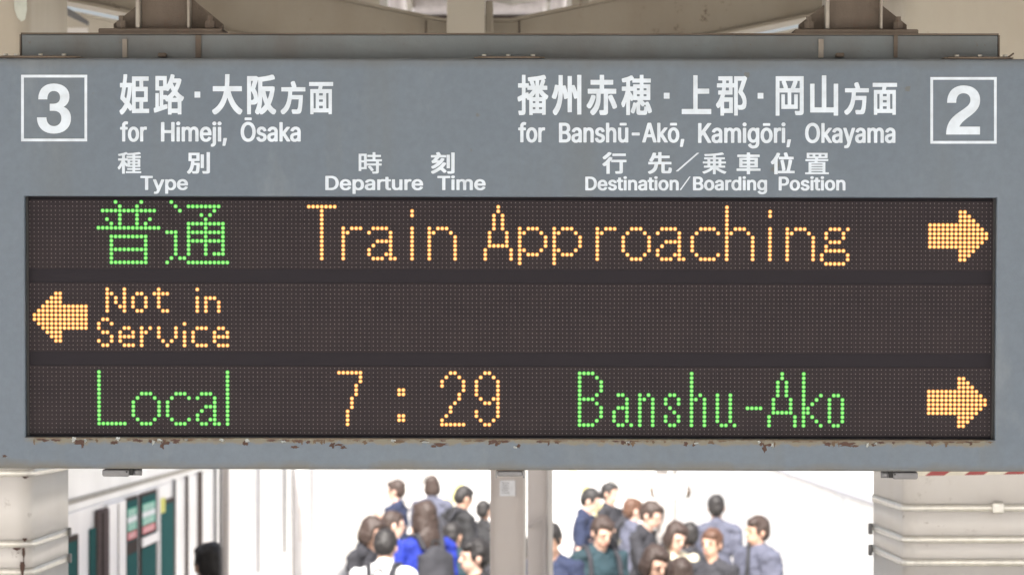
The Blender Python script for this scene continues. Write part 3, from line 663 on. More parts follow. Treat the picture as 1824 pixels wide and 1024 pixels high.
# printed white lettering on the header
GLYPHS = [
  ('姫', 'k', '2155 2044 -25 -45 0 -27 29 -26 23 -29 25 -41 11 -25 -35 -41 -39 -41 0 -32 17 -85 13 -86 -4 -4 -30 0 -4 -3 0 -73 4 -4 42 0 4 -3 10 -92 3 -53 3 -6 36 -1 24 1 3 3 1 30 -12 108 0 10 3 2 65 -1 28 5 1 -114 2 -4 295 0 0 77 -93 1 -4 4 1 101 76 2 4 4 0 260 -4 2 -76 2 -1 117 4 5 101 0 1 76 -304 2 -2 -4 -1 -58 -3 2 -10 16 -27 0 -33 -50 -4 -2 -34 58 -30 37 -27 25|2417 1941 66 -1 0 -121 -66 1|2347 1881 3 1 1 -6 -1 -341 -2 2 -4 67 -12 102 -13 73 -11 45 0 4|2246 1756 4 -2 2 -7 15 -78 12 -98 0 -7 -4 -2 -28 0 -4 2 -25 160 2 6|2417 1737 149 0 1 -106 -150 0|2417 1551 66 -1 0 -104 -66 0'),
  ('路', 'k', '2993 2045 -2 -4 0 -225 -3 -4 -29 0 -14 -26 -8 -9 -25 0 -4 2 0 93 4 2 40 -12 27 0 2 4 3 46 -1 25 -210 72 -23 1 -4 -3 -7 -50 0 -26 3 -4 23 -6 3 -5 0 -253 57 -1 4 2 0 232 1 3 3 1 9 -3 2 -5 0 -271 -4 -4 -68 0 -4 -3 0 -252 4 -4 197 1 2 150 2 3 16 -26 21 -50 19 -54 14 -54 29 -1 36 14 1 25 -9 33 2 4 101 -1 27 16 1 24 -14 52 -22 62 -36 75 20 25 26 25 35 28 32 20 2 5 0 23 -24 45 -3 3 -12 0 -3 4 0 233 -64 1 -2 -4 0 -20 -4 -2 -102 0 -4 2 0 22 -3 4|3057 1939 108 -1 -1 -116 -107 1|3075 1746 68 0 4 -2 -35 -40 -31 32|2977 1714 3 0 37 -31 27 -29 18 -23 0 -5 -27 -53 -37 53 -23 0 -13 -9 -50 0 -4 2 0 78 65 1 3 3|3108 1552 4 0 13 -26 17 -42 -2 -4 -64 1 9 25|2832 1541 73 -1 -1 -104 -72 0'),
  ('大', 'k', '4253 2044 -40 -29 -37 -37 -29 -36 -30 -46 -25 -49 -21 -50 -20 -54 -31 88 -27 55 -27 43 -45 54 -31 29 -44 31 -34 -1 -31 -43 -1 -30 2 -5 49 -34 37 -35 35 -44 25 -42 30 -67 15 -45 15 -63 -5 -3 -190 0 -3 -4 1 -85 3 -2 207 -1 3 -12 3 -43 3 -153 3 -4 71 -1 4 3 -1 130 -5 73 1 7 221 1 4 2 1 85 -3 4 -192 0 -4 3 4 20 20 60 22 52 28 55 25 38 32 39 35 33 41 30 -1 31 -15 24 -15 27'),
  ('阪', 'k', '4574 2042 -31 -30 -1 -30 16 -36 15 -45 11 -45 4 -31 -15 25 -20 12 -25 6 -57 1 -1 170 -4 2 -62 0 -3 -2 0 -675 3 -3 164 -1 6 2 22 17 13 1 117 -17 58 -12 54 -15 31 1 26 44 -1 36 -80 21 -141 21 -1 82 4 4 188 -2 27 10 1 41 -3 28 -19 100 -24 80 -27 67 28 38 24 24 47 34 0 36 -27 41 -35 0 -35 -26 -27 -27 -25 -31 -3 -1 -33 37 -19 18 -41 30 -35 0 -14 -26 -3 3 -12 23|4649 1937 7 -2 30 -29 31 -40 -28 -79 -14 -53 -4 -6 -4 93 -5 45|4472 1786 22 0 14 -5 10 -15 4 -17 -4 -27 -12 -36 -14 -30 -19 -28 -2 1 -1 5|4766 1767 3 0 4 -8 17 -48 15 -60 4 -17 -3 -4 -75 0 -3 2 18 75|4594 1744 3 -2 2 -33 -1 -283 -7 16 -46 145 22 37 16 42 9 43|4471 1554 2 1 2 -4 20 -65 10 -37 -2 -4 -29 0 -3 2'),
  ('方', 'k', '5026 2039 -25 -35 0 -32 44 -40 25 -31 23 -44 17 -48 12 -55 7 -48 5 -67 -4 -4 -118 -1 -1 -75 189 -2 -2 -10 -17 -45 -1 -31 5 -6 31 -15 27 0 4 2 19 47 12 35 1 20 2 4 158 1 1 72 -2 3 -228 1 -5 4 -3 53 3 6 186 0 4 3 0 36 -5 79 -10 113 -10 55 -15 30 -10 10 -7 3 -28 6 -67 0 -28 -2 -7 -3 -3 -17 -10 -25 2 -32 36 -1 50 3 8 -3 7 -9 5 -12 9 -41 10 -112 -4 -4 -120 0 -4 2 -14 74 -12 38 -15 37 -16 31 -36 46 -40 35 -5 2'),
  ('面', 'k', '5529 2040 -2 -4 0 -442 4 -2 135 -1 4 -9 7 -40 -4 -4 -165 0 -3 -4 1 -68 428 0 0 71 -185 1 -3 6 -9 43 1 4 3 1 167 0 4 2 -1 444 -58 1 -1 -28 -4 -4 -259 0 -4 4 -1 28|5587 1934 32 1 5 -4 0 -264 -5 -4 -30 0 -4 4|5683 1934 67 0 1 -46 -68 -1|5812 1934 36 1 4 -4 0 -264 -4 -4 -34 0 -4 4|5683 1819 67 0 1 -43 -68 0|5683 1707 67 0 1 -42 -68 -1'),
  ('種', 'k', '2177 3097 -3 -4 -1 -135 -3 2 -28 46 -14 16 -13 0 -3 -2 -16 -29 2 -10 19 -23 20 -32 28 -58 -3 -4 -57 -1 -1 -37 4 -2 65 -1 1 -45 -4 -3 -33 5 -24 0 -10 -21 0 -11 94 -20 45 -14 13 0 17 16 5 2 93 -5 97 -13 21 1 16 18 2 6 -2 7 -36 8 -58 7 -3 3 0 12 5 4 93 1 2 3 0 32 -95 1 -4 2 -1 10 5 5 86 1 1 139 -4 3 -85 0 -3 4 0 12 5 4 86 0 3 4 -1 27 -3 2 -87 1 -3 3 0 15 5 5 101 0 3 4 -1 29 -272 1 -2 -4 0 -26 2 -4 115 -1 1 -19 -2 -3 -90 -2 -1 -28 4 -4 87 0 2 -4 0 -12 -4 -4 -82 0 -2 -3 -1 -10 -8 5 -17 -1 -18 -23 -3 4 0 145 -4 3|2317 2943 40 0 2 -4 0 -16 -4 -3 -37 1 -2 3|2409 2943 41 0 2 -4 0 -16 -4 -3 -38 1 -3 3|2268 2921 3 -3 -1 -53 -45 -1 -1 12 2 5|2317 2889 40 1 2 -4 0 -17 -4 -2 -37 0 -2 4|2409 2889 41 1 2 -4 0 -17 -4 -2 -38 0 -3 4|2279 2833 76 1 4 -3 0 -12 -4 -2 -100 0 -3 -4 2 -32 101 -1 4 -2 -1 -13 -8 -1 -42 3 -36 0 -4 -1 -6 -12 -37 10 0 58 50 2'),
  ('別', 'k', '3354 3097 -23 -21 -1 -15 20 -20 16 -22 14 -26 15 -49 9 -60 -1 -8 -2 -2 -40 -1 -4 -2 1 -146 197 -1 1 148 -88 1 -4 3 -2 12 0 11 4 3 88 0 4 2 1 42 -6 73 -5 37 -8 23 -12 11 -20 5 -77 0 -10 -27 -2 -12 -1 0 -15 19 -20 20 -7 2|3616 3096 -12 -28 1 -19 58 1 13 -2 4 -5 0 -327 4 -3 54 1 2 4 0 341 -2 14 -4 7 -8 8 -23 7 -25 2|3452 3051 27 0 6 -3 5 -10 9 -60 1 -29 -2 -4 -39 0 -4 3 -9 41 -11 34 -12 25 3 2|3576 2997 -2 -4 0 -237 4 -3 51 1 3 4 0 236 -4 3|3415 2829 82 0 1 -59 -83 -1'),
  ('時', 'k', '6640 3097 -12 -28 1 -10 61 0 7 -6 1 -97 -3 -4 -160 0 -2 4 -2 60 -92 1 -3 4 -1 28 -46 0 0 -308 142 0 2 95 4 4 100 -1 -1 -40 -91 -1 -2 -4 0 -28 4 -4 89 -1 2 -43 2 -4 46 0 2 44 2 4 95 1 1 31 -2 4 -92 1 -4 4 0 33 2 4 110 0 4 3 -1 35 -51 1 -4 2 1 32 50 2 0 33 -4 4 -43 0 -4 2 0 110 -3 12 -8 12 -23 7|6612 3050 -24 -34 -33 -37 0 -10 27 -14 13 0 13 9 32 37 15 23 1 10 -4 4 -22 12|6437 2979 47 0 -1 -83 -46 1|6534 2913 161 0 3 -4 -1 -28 -3 -2 -159 0 -2 4|6437 2858 47 -1 -1 -78 -46 1'),
  ('刻', 'k', '7698 3096 -20 -23 0 -15 2 -4 63 -29 56 -36 27 -21 33 -34 31 -38 27 -1 30 12 0 16 -26 35 -29 31 62 54 -1 17 -21 18 -5 2 -24 0 -36 -35 -22 -16 -58 37 -42 22 -20 9|7978 3097 -12 -26 1 -18 61 -1 6 -3 3 -5 1 -321 4 -3 53 0 3 4 -1 347 -7 13 -12 7 -8 2 -33 4|7702 3007 -21 -23 1 -17 53 -27 47 -34 -2 -2 -12 -1 -46 7 -24 -1 -10 -25 0 -18 21 -13 39 -42 -3 -2 -69 -1 0 -42 106 -2 -2 -6 -12 -20 0 -16 29 -8 25 -1 8 6 27 45 91 3 1 37 -2 4 -114 0 -5 3 -39 45 0 3 43 -1 26 -37 4 -1 28 0 24 8 2 16 -7 14 -41 51 -31 29 -25 20 -52 33 -30 15|7958 3000 -2 -4 0 -233 4 -3 52 0 2 4 0 234 -4 2'),
  ('播', 'k', '9248 2055 -2 -3 -12 -51 1 -25 52 0 6 -4 3 -6 0 -169 -1 -3 -3 0 -37 19 -26 -1 -10 -51 0 -27 6 -5 70 -35 1 -123 -4 -4 -64 -2 0 -73 4 -4 60 0 4 -2 1 -148 63 0 1 148 4 2 53 1 1 38 4 5 32 -1 3 -4 -20 -53 -1 -21 -24 -2 -3 -4 -9 -36 1 -27 153 -18 67 -12 55 -14 26 1 22 38 1 27 -3 4 -33 10 20 11 1 23 -28 75 4 2 61 2 1 69 -4 5 -83 0 -4 2 40 47 32 28 34 23 2 5 -1 24 -23 37 -4 3 -15 1 -2 4 -1 267 -62 2 -2 -4 0 -22 -4 -2 -159 0 -4 2 0 25 -2 4 -60 -1 -1 -263 -4 -4 -27 -1 -18 -30 -4 -2 -10 6 -2 4 0 237 -6 28 -3 7 -10 10 -17 7 -25 4|9491 1951 45 0 1 -36 -46 -1|9601 1951 53 0 1 -36 -54 -1|9491 1842 45 0 1 -34 -46 -1|9601 1842 53 0 1 -34 -54 -1|9485 1736 52 -1 0 -62 -4 1 -27 37 -20 21|9604 1736 53 0 3 -2 -55 -67 -3 5|9418 1682 9 -6 24 -24 26 -31 7 -10 0 -4 -87 -1 -3 -4 -1 -34 -30 -1 -2 4 0 88 4 1 18 -8 27 0 2 2 2 18|9529 1531 6 0 3 -4 0 -80 -3 -3 -27 3 -3 2 22 62|9604 1531 5 -4 11 -28 22 -63 0 -7 -30 4 -9 4 -1 90'),
  ('州', 'k', '9878 2054 -30 -40 -1 -37 38 -58 16 -33 19 -52 12 -48 8 -50 7 -80 -1 -37 -1 -1 -2 8 -10 45 -13 48 -19 48 -35 0 -31 -17 -5 -6 0 -30 15 -33 13 -40 12 -47 15 -78 31 -1 29 9 4 -2 1 -179 73 0 1 188 4 2 15 -7 30 2 20 64 13 54 4 6 1 -293 75 0 1 165 3 1 11 -5 27 0 5 2 28 67 15 42 4 4 1 -294 4 -3 71 1 0 706 -71 1 -4 -2 -1 -290 -4 -1 -16 10 -32 -1 -18 -68 -19 -55 -3 -3 -2 367 -71 2 -4 -3 -1 -245 -4 -2 -26 15 -32 -2 -11 -67 -9 -39 -3 -6 -5 80 -5 50 -10 58 -15 60 -20 53 -23 45 -31 44 -8 9'),
  ('赤', 'k', '10546 2054 -32 -40 0 -33 33 -34 25 -33 20 -37 6 -16 10 -29 7 -28 7 -45 2 -80 -4 -4 -150 -1 -1 -85 4 -3 208 0 1 -67 -2 -4 -160 -1 -1 -83 4 -3 157 0 2 -4 1 -85 75 -1 2 4 2 85 158 1 4 4 -2 82 -159 1 -3 4 1 66 214 2 2 4 0 81 -4 3 -142 1 -1 326 -1 12 -7 18 -12 12 -17 7 -28 4 -75 -1 -15 -53 2 -34 64 -1 9 -2 4 -8 0 -277 -4 -4 -48 1 -5 130 -7 45 -7 30 -18 55 -22 41 -31 44 -34 33|10918 1942 -42 -105 -43 -88 1 -35 36 -19 30 0 7 6 49 100 34 86 0 29 -4 5 -35 21|10483 1936 -32 -31 0 -33 24 -35 25 -46 21 -52 14 -41 33 -2 37 13 4 5 -1 33 -25 70 -26 57 -22 37 -19 25'),
  ('穂', 'k', '11158 2055 -3 -4 0 -225 -4 4 -23 57 -15 28 -25 -2 -21 -52 1 -25 20 -42 19 -45 20 -58 17 -62 -3 -4 -65 -2 0 -74 4 -2 74 -1 1 -75 -4 -4 -35 6 -29 -1 -11 -38 0 -29 102 -29 25 -10 30 -16 23 0 6 2 25 34 6 19 98 0 4 -4 1 -61 62 -2 4 4 2 62 128 2 0 71 -126 1 -4 4 0 22 3 4 115 0 4 3 0 275 -4 2 -127 0 -5 3 40 45 32 -19 25 0 5 3 27 52 25 67 8 33 0 29 -34 20 -25 0 -3 -5 -8 -32 -4 -6 -2 3 -6 36 -5 14 -7 10 -10 7 -20 4 -100 0 -23 -4 -10 -5 -7 -7 -5 -10 -4 -17 -1 -106 -23 78 -18 41 -5 3 -20 0 -7 -2 -27 -22 -1 -25 28 -69 18 -75 4 -2 23 0 23 11 5 0 3 -19 20 -1 -3 -7 -1 -22 -4 -4 -68 0 -3 -1 -2 -5 -14 19 -24 1 -4 -2 -10 -23 -3 -3 -1 278 -4 3|11412 1976 46 1 9 -5 7 -23 2 -46 24 -1 9 2 -1 -5 -17 -33 -3 0 -25 33 -23 1 -5 -2 -25 -32 -7 -5 -1 103 4 8|11345 1719 49 0 1 -36 -50 -1|11464 1719 52 0 0 -36 -52 -1|11275 1709 3 2 1 -5 -1 -80 -53 0 -1 3|11345 1614 49 0 1 -36 -50 -1|11464 1614 52 0 0 -36 -52 -1|11224 1546 53 0 2 -34 2 -4 112 0 2 -4 0 -23 -4 -3 -125 0 -2 -4 -1 -39 -3 -1 -34 12 -4 5'),
  ('上', 'k', '12147 2037 -3 -3 0 -84 3 -4 198 0 4 -2 0 -594 5 -4 70 0 2 4 1 233 202 1 4 5 0 81 -3 4 -203 2 -1 268 4 2 237 0 2 4 0 85 -4 3'),
  ('郡', 'k', '12835 2065 -3 -4 0 -160 -4 0 -21 28 -25 1 -28 -46 1 -23 42 -65 23 -49 18 -51 -3 -4 -42 -2 0 -71 4 -2 58 -1 2 -5 5 -39 0 -6 -4 -3 -85 0 -4 -2 2 -72 92 -1 5 -4 -2 -45 -71 -2 0 -72 252 -2 2 4 0 119 4 2 19 0 4 -4 1 -120 160 -1 13 -3 24 1 30 26 0 25 -35 107 -41 110 31 45 13 25 12 28 10 42 4 33 0 50 -6 42 -11 30 -14 17 -24 13 -26 6 -50 0 -15 -3 -5 -31 -4 -8 -1 143 -4 2 -61 -1 -1 -495 -4 -4 -20 0 -3 4 -1 123 -131 2 -4 4 -9 38 1 3 3 1 145 2 1 276 -4 2 -150 0 -2 4 -2 42|12899 1937 89 0 0 -120 -90 1|13179 1876 23 -3 7 -4 9 -10 9 -20 2 -28 -9 -40 -18 -42 -13 -23 -38 -49 0 -28 23 -63 38 -120 -4 -3 -61 0 -5 4 0 424 5 4|12927 1616 56 0 0 -51 -51 -1 -3 5 -3 43|12934 1487 49 0 0 -47 -49 -1'),
  ('岡', 'k', '13819 2065 -3 -4 1 -698 498 -1 1 637 -4 23 -8 17 -15 10 -32 7 -83 0 -16 -49 0 -23 2 -4 67 2 13 -3 6 -7 -1 -318 -146 -1 -4 4 0 207 2 4 45 0 4 -2 1 -180 60 -1 4 2 -1 257 -288 1 -4 -4 0 -254 4 -2 58 1 1 180 4 2 42 0 3 -4 0 -207 -5 -4 -136 0 -4 4 0 404 -5 4|13886 1576 71 1 4 -3 -10 -35 -24 -62 -1 -25 4 -6 -41 -1 -4 2|14033 1576 47 1 5 -3 27 -68 17 -50 1 -10 -134 0 1 6 34 95|14166 1576 79 -1 0 -129 -40 0 -1 30 -37 93'),
  ('山', 'k', '14853 2064 -3 -3 0 -49 -4 -4 -411 0 -4 -2 -1 -505 3 -4 72 -1 4 5 0 415 4 2 122 0 3 -2 1 -564 2 -4 74 0 4 4 1 565 130 0 1 -418 4 -3 71 0 4 3 0 562 -4 4'),
  ('方', 'k', '15066 2047 -25 -33 -1 -32 5 -6 39 -32 26 -34 23 -43 17 -48 10 -45 9 -60 3 -59 -4 -4 -116 -1 -1 -73 187 -1 0 -7 -19 -49 0 -30 4 -5 30 -14 28 0 5 3 22 51 8 25 3 22 2 4 155 1 1 70 -2 4 -225 0 -4 1 -2 8 -2 49 3 3 185 1 3 2 1 34 -5 80 -10 110 -11 53 -6 18 -7 10 -10 11 -9 5 -25 5 -73 0 -27 -2 -3 -2 -13 -42 2 -31 41 -1 42 3 11 -5 7 -11 7 -20 7 -40 8 -98 -4 -4 -118 0 -5 4 -12 60 -16 55 -12 28 -18 34 -25 33 -25 26 -24 18 -5 2'),
  ('面', 'k', '15568 2050 -2 -4 0 -437 4 -2 138 -1 3 -4 7 -46 -5 -3 -166 0 -3 -4 1 -68 434 0 0 71 -187 1 -4 8 -9 41 1 4 3 1 170 0 4 2 0 439 -59 2 -2 -4 0 -27 -4 -2 -262 0 -4 4 -2 28|15627 1944 35 1 4 -4 0 -260 -4 -4 -32 0 -4 4|15726 1944 68 0 1 -46 -69 -1|15856 1944 36 1 4 -4 0 -260 -4 -4 -34 0 -4 4|15726 1831 68 0 1 -43 -69 -1|15726 1721 68 0 1 -43 -69 -1'),
  ('行', 'k', '10804 3100 -2 -4 -1 -147 -3 0 -17 12 -28 0 -22 -24 -1 -15 53 -42 32 -33 37 -46 29 -1 26 9 1 18 -11 17 2 4 260 2 0 42 -60 1 -4 3 0 161 -4 22 -8 10 -22 7 -27 2 -63 0 -5 -2 -9 -27 1 -17 68 -1 5 -1 4 -4 0 -150 -4 -3 -140 0 -3 -4 0 -27 -2 -2 -24 29 0 208 -4 3|10754 2841 -18 -22 0 -18 62 -48 36 -38 27 -2 30 12 1 16 -2 5 -32 34 -30 26 -47 35|10911 2783 -3 -4 0 -37 5 -4 231 0 4 4 0 37 -4 4'),
  ('先', 'k', '11563 3100 -21 -24 1 -18 31 -12 25 -13 25 -22 11 -12 11 -22 12 -41 -4 -5 -105 0 -2 -4 1 -41 171 -1 4 -4 0 -55 -4 -5 -60 1 -26 44 -14 16 -26 0 -27 -15 0 -16 22 -32 17 -32 23 -63 31 -1 28 6 1 15 -9 28 4 3 40 -2 2 -59 54 -1 4 4 0 54 3 4 142 1 0 41 -2 4 -141 1 -2 59 5 4 171 1 1 41 -2 4 -114 0 -4 5 0 100 5 8 11 2 33 0 10 -3 7 -12 3 -32 4 -12 25 0 28 12 1 22 -4 31 -7 20 -10 13 -20 6 -108 0 -14 -2 -11 -5 -8 -8 -5 -17 0 -125 -4 -3 -50 0 -4 3 -11 53 -8 22 -13 23 -17 20 -25 21 -32 16 -28 11'),
  ('乗', 'k', '12702 3107 -3 -4 0 -79 -2 -3 -60 39 -45 21 -40 15 -17 0 -22 -25 -1 -8 3 -4 35 -11 43 -18 44 -23 19 -14 -4 -3 -114 -1 1 -36 59 -1 4 -4 0 -29 -2 -3 -77 -1 -4 -2 0 -30 3 -4 76 0 4 -3 -1 -33 -58 -2 0 -34 152 -2 4 -4 0 -18 -2 -4 -72 5 -70 1 -9 -24 0 -10 2 -2 14 -2 65 -2 91 -6 65 -7 69 -12 20 1 21 23 1 9 -2 3 -52 9 -85 9 -6 4 0 25 4 2 159 2 0 34 -62 2 -1 33 4 3 77 0 2 4 0 30 -4 2 -76 1 -3 3 0 29 4 4 63 1 1 36 -120 1 -4 3 22 15 37 20 51 22 32 9 4 4 -1 8 -23 27 -18 0 -40 -15 -39 -18 -66 -42 -3 3 -1 80|12652 2951 46 0 0 -34 -46 -1|12750 2951 48 0 0 -34 -48 -1|12652 2878 46 0 0 -35 -46 0|12750 2878 48 0 0 -35 -48 0'),
  ('車', 'k', '13304 3107 -2 -4 0 -52 -3 -4 -175 0 -4 -3 0 -36 3 -4 175 -1 4 -4 0 -10 -4 -2 -127 0 -4 -4 1 -168 130 -2 4 -2 -1 -9 -165 -2 -3 -4 1 -38 165 -1 3 -4 0 -29 4 -4 54 1 2 32 4 4 164 1 2 38 -3 4 -166 2 -1 9 4 2 133 2 1 168 -4 4 -130 0 -4 2 0 10 4 4 178 1 3 4 -1 37 -182 2 -2 4 -2 55|13227 2944 72 1 3 -4 0 -18 -4 -3 -70 0 -3 4|13363 2944 75 1 2 -4 0 -18 -4 -3 -72 0 -2 4|13227 2879 72 1 3 -4 0 -18 -4 -3 -70 0 -3 4|13363 2879 75 1 2 -4 0 -18 -4 -3 -72 0 -2 4'),
  ('位', 'k', '13794 3107 -2 -4 0 -184 -4 -1 -14 12 -25 -1 -18 -28 -1 -15 33 -37 23 -30 32 -51 20 -42 30 -1 26 9 1 17 -19 40 2 4 98 0 1 -4 -15 -45 1 -18 28 -8 23 0 5 3 12 30 9 25 2 16 94 3 1 41 -4 4 -255 0 -5 -4 0 -34 -2 -3 -19 35 0 268 -4 3|13858 3090 -3 -4 0 -37 2 -3 71 -1 4 -2 -10 -77 -20 -95 1 -15 31 -8 20 0 5 4 21 94 10 65 -1 23 -26 10 41 1 4 -1 3 -10 14 -51 13 -65 11 -69 5 -2 29 0 26 5 1 17 -5 29 -34 145 3 2 80 1 0 43'),
  ('置', 'k', '14343 3107 -2 -4 1 -30 56 -1 4 -3 1 -179 104 -1 3 -3 2 -8 -4 -4 -160 -1 -2 -4 1 -31 168 -1 3 -1 3 -7 -1 -6 -3 -1 -147 -1 0 -95 372 1 -1 94 -161 1 -5 2 -2 10 4 3 175 0 2 4 -1 32 -185 1 -3 1 -3 9 1 4 4 1 135 1 1 179 4 3 57 1 0 33|14454 3071 194 1 4 -3 0 -10 -4 -4 -191 0 -5 4|14454 3024 194 1 4 -2 0 -9 -4 -4 -191 0 -4 3|14454 2979 194 1 4 -2 0 -9 -4 -4 -191 0 -4 3|14454 2934 194 1 4 -2 0 -9 -4 -4 -191 0 -4 3|14419 2788 53 0 2 -4 0 -23 -4 -2 -50 0 -3 4|14524 2788 56 0 2 -4 0 -23 -4 -2 -53 0 -3 4|14632 2788 56 0 3 -4 -1 -23 -3 -2 -54 0 -2 4'),
  ('for', 'w', '2360 2530 -26 -10 -19 -13 -13 -18 -10 -20 -9 -23 -3 -20 -2 -17 2 -45 5 -26 8 -22 12 -20 14 -16 11 -8 22 -10 10 -2 33 0 17 5 25 15 15 18 11 18 8 22 5 25 2 16 -2 49 -5 25 -8 21 -12 20 -12 14 -17 12 -20 8 -10 2|2184 2525 -7 -4 -2 -7 0 -196 -3 -4 -23 -1 -9 -4 -2 -6 0 -32 9 -7 27 -2 1 -33 3 -20 5 -11 14 -18 20 -11 13 -4 24 0 11 2 12 5 5 6 -6 33 -4 7 -7 3 -8 1 -12 -4 -5 2 -5 6 -4 20 2 17 31 1 8 4 3 6 0 29 -3 6 -7 4 -30 0 -3 3 -1 202 -2 3 -9 4|2504 2525 -7 -4 -2 -7 0 -243 5 -5 7 -3 33 1 12 4 18 -7 12 -2 25 2 7 3 2 5 -1 42 -10 6 -25 -2 -6 2 -11 9 -10 20 -2 13 0 159 -2 3 -9 4|2375 2478 15 -3 14 -14 12 -27 4 -21 -1 -37 -8 -35 -15 -22 -7 -5 -10 -2 -12 2 -5 4 -14 16 -6 17 -6 28 0 34 7 31 5 12 11 13 6 6'),
  ('Himeji,', 'w', '3764 2616 -6 -3 -3 -5 1 -35 8 -7 17 -4 5 -9 3 -10 0 -270 2 -5 8 -4 39 0 8 4 3 6 0 277 -2 10 -4 13 -8 17 -16 15 -25 11|3971 2601 -7 -3 -2 -7 17 -122 5 -5 7 -2 40 0 7 2 4 4 1 5 -28 121 -2 4 -9 4|3649 2530 -23 -7 -23 -13 -14 -14 -12 -17 -8 -18 -9 -32 -1 -55 5 -30 10 -26 12 -21 18 -18 20 -12 20 -6 39 -1 23 7 20 12 16 15 9 15 10 24 6 23 1 52 -5 5 -7 2 -133 0 -2 3 -1 6 6 20 8 15 10 11 7 4 13 4 10 0 14 -5 11 -12 9 -15 10 -6 8 1 28 8 9 5 2 7 -5 15 -12 20 -10 11 -17 11 -18 8 -17 4|2876 2525 -7 -4 -2 -7 1 -330 10 -5 38 -1 7 3 5 5 2 135 114 1 5 -4 0 -132 5 -5 7 -3 37 0 8 4 4 7 -1 330 -10 6 -38 0 -7 -2 -5 -5 -2 -142 -114 -1 -4 4 -1 139 -2 3 -8 4|3154 2525 -6 -4 -3 -7 0 -241 3 -5 8 -4 38 0 9 4 2 6 0 242 -2 5 -9 4|3244 2525 -6 -4 -3 -7 0 -240 3 -6 10 -5 35 0 15 8 28 -12 27 0 20 7 23 18 12 -10 18 -10 18 -5 27 -1 15 4 13 7 18 14 13 21 7 29 0 181 -3 7 -10 4 -35 0 -7 -2 -5 -5 0 -177 -4 -13 -5 -7 -9 -7 -8 -2 -13 2 -9 7 -6 8 -6 19 -1 170 -4 5 -8 2 -35 0 -10 -4 -2 -7 0 -170 -4 -15 -5 -7 -9 -8 -13 -2 -10 4 -10 10 -7 13 -4 19 0 160 -2 3 -9 4|3889 2525 -6 -4 -3 -7 0 -241 3 -5 8 -4 38 0 9 4 2 6 0 242 -2 5 -9 4|3622 2364 81 1 3 -4 -5 -18 -10 -18 -13 -11 -17 -2 -15 5 -12 12 -10 19 -4 13|3166 2238 -12 -5 -8 -7 -7 -15 0 -15 5 -12 9 -8 15 -7 15 0 15 7 8 8 6 14 -1 13 -8 17 -7 5 -13 5|3809 2238 -11 -5 -11 -10 -5 -15 0 -10 5 -14 9 -8 17 -7 13 0 15 7 9 8 5 12 0 17 -4 8 -8 10 -17 7|3901 2238 -15 -7 -9 -10 -3 -10 0 -17 9 -15 11 -7 12 -4 17 3 12 7 8 11 4 12 -2 15 -6 9 -11 10 -10 3'),
  ('Ōsaka', 'w', '4409 2530 -26 -5 -25 -12 -24 -18 -20 -27 -13 -29 -9 -30 -5 -36 0 -40 3 -30 9 -34 13 -30 17 -23 17 -17 33 -18 22 -6 38 0 27 7 27 15 14 12 19 27 17 37 7 28 4 27 0 48 -6 35 -7 25 -11 27 -19 27 -20 18 -28 15 -20 5|4639 2530 -15 -4 -15 -6 -21 -17 -16 -25 -5 -20 1 -5 8 -6 18 -5 22 -1 7 3 8 19 7 9 13 6 12 0 13 -3 10 -10 4 -9 0 -13 -3 -7 -11 -9 -55 -17 -27 -17 -10 -12 -8 -20 -2 -10 0 -23 10 -30 15 -18 9 -6 20 -10 13 -4 40 0 17 5 26 17 17 27 6 17 -1 5 -3 4 -12 5 -20 5 -12 0 -6 -4 -10 -18 -9 -9 -8 -4 -10 0 -10 4 -9 9 -3 8 0 15 12 14 52 16 23 11 13 11 14 26 2 10 0 29 -10 28 -21 22 -18 10 -17 5 -10 2|4821 2530 -15 -5 -19 -11 -13 -13 -8 -15 -7 -27 0 -26 5 -20 14 -20 28 -17 32 -9 46 -8 5 -8 -3 -17 -7 -15 -6 -5 -9 -2 -15 0 -10 5 -10 10 -8 14 -10 6 -12 -1 -23 -8 -10 -5 -2 -7 14 -29 11 -13 14 -10 16 -8 20 -6 39 0 18 6 23 13 14 15 10 22 4 18 0 182 -3 5 -8 4 -37 0 -11 -7 -30 12|5231 2530 -17 -5 -18 -10 -19 -22 -8 -22 -2 -12 2 -36 10 -23 12 -11 10 -7 13 -6 24 -7 55 -10 4 -6 -2 -20 -4 -9 -7 -7 -11 -5 -14 0 -11 5 -11 11 -8 15 -8 4 -13 -1 -24 -8 -10 -5 -2 -7 16 -31 7 -9 16 -12 22 -10 15 -4 38 0 15 4 28 15 12 15 12 27 4 33 0 162 -3 5 -8 4 -38 0 -12 -6 -30 11|4986 2525 -7 -4 -2 -7 0 -326 2 -5 9 -4 36 0 9 4 2 6 1 155 4 -1 61 -76 10 -4 42 0 7 3 5 5 -6 12 -74 95 85 131 2 7 -3 5 -10 4 -43 0 -10 -4 -58 -90 -7 -7 -6 9 -1 86 -10 6|4839 2478 12 0 8 -2 9 -4 10 -11 9 -20 1 -29 -47 7 -12 5 -6 6 -5 18 1 11 7 12|5247 2478 12 0 9 -2 8 -4 12 -12 5 -11 4 -15 -1 -22 -47 7 -16 10 -6 12 0 18 10 14|4410 2473 18 0 13 -3 14 -9 10 -10 16 -27 7 -20 6 -33 -2 -53 -6 -24 -8 -21 -21 -29 -18 -10 -15 -4 -10 0 -16 5 -10 7 -16 16 -11 20 -7 18 -7 43 2 44 3 20 9 23 6 13 13 17 16 12|4366 2145 -7 -4 -2 -7 0 -30 9 -7 105 0 7 2 5 5 0 32 -2 5 -7 4'),
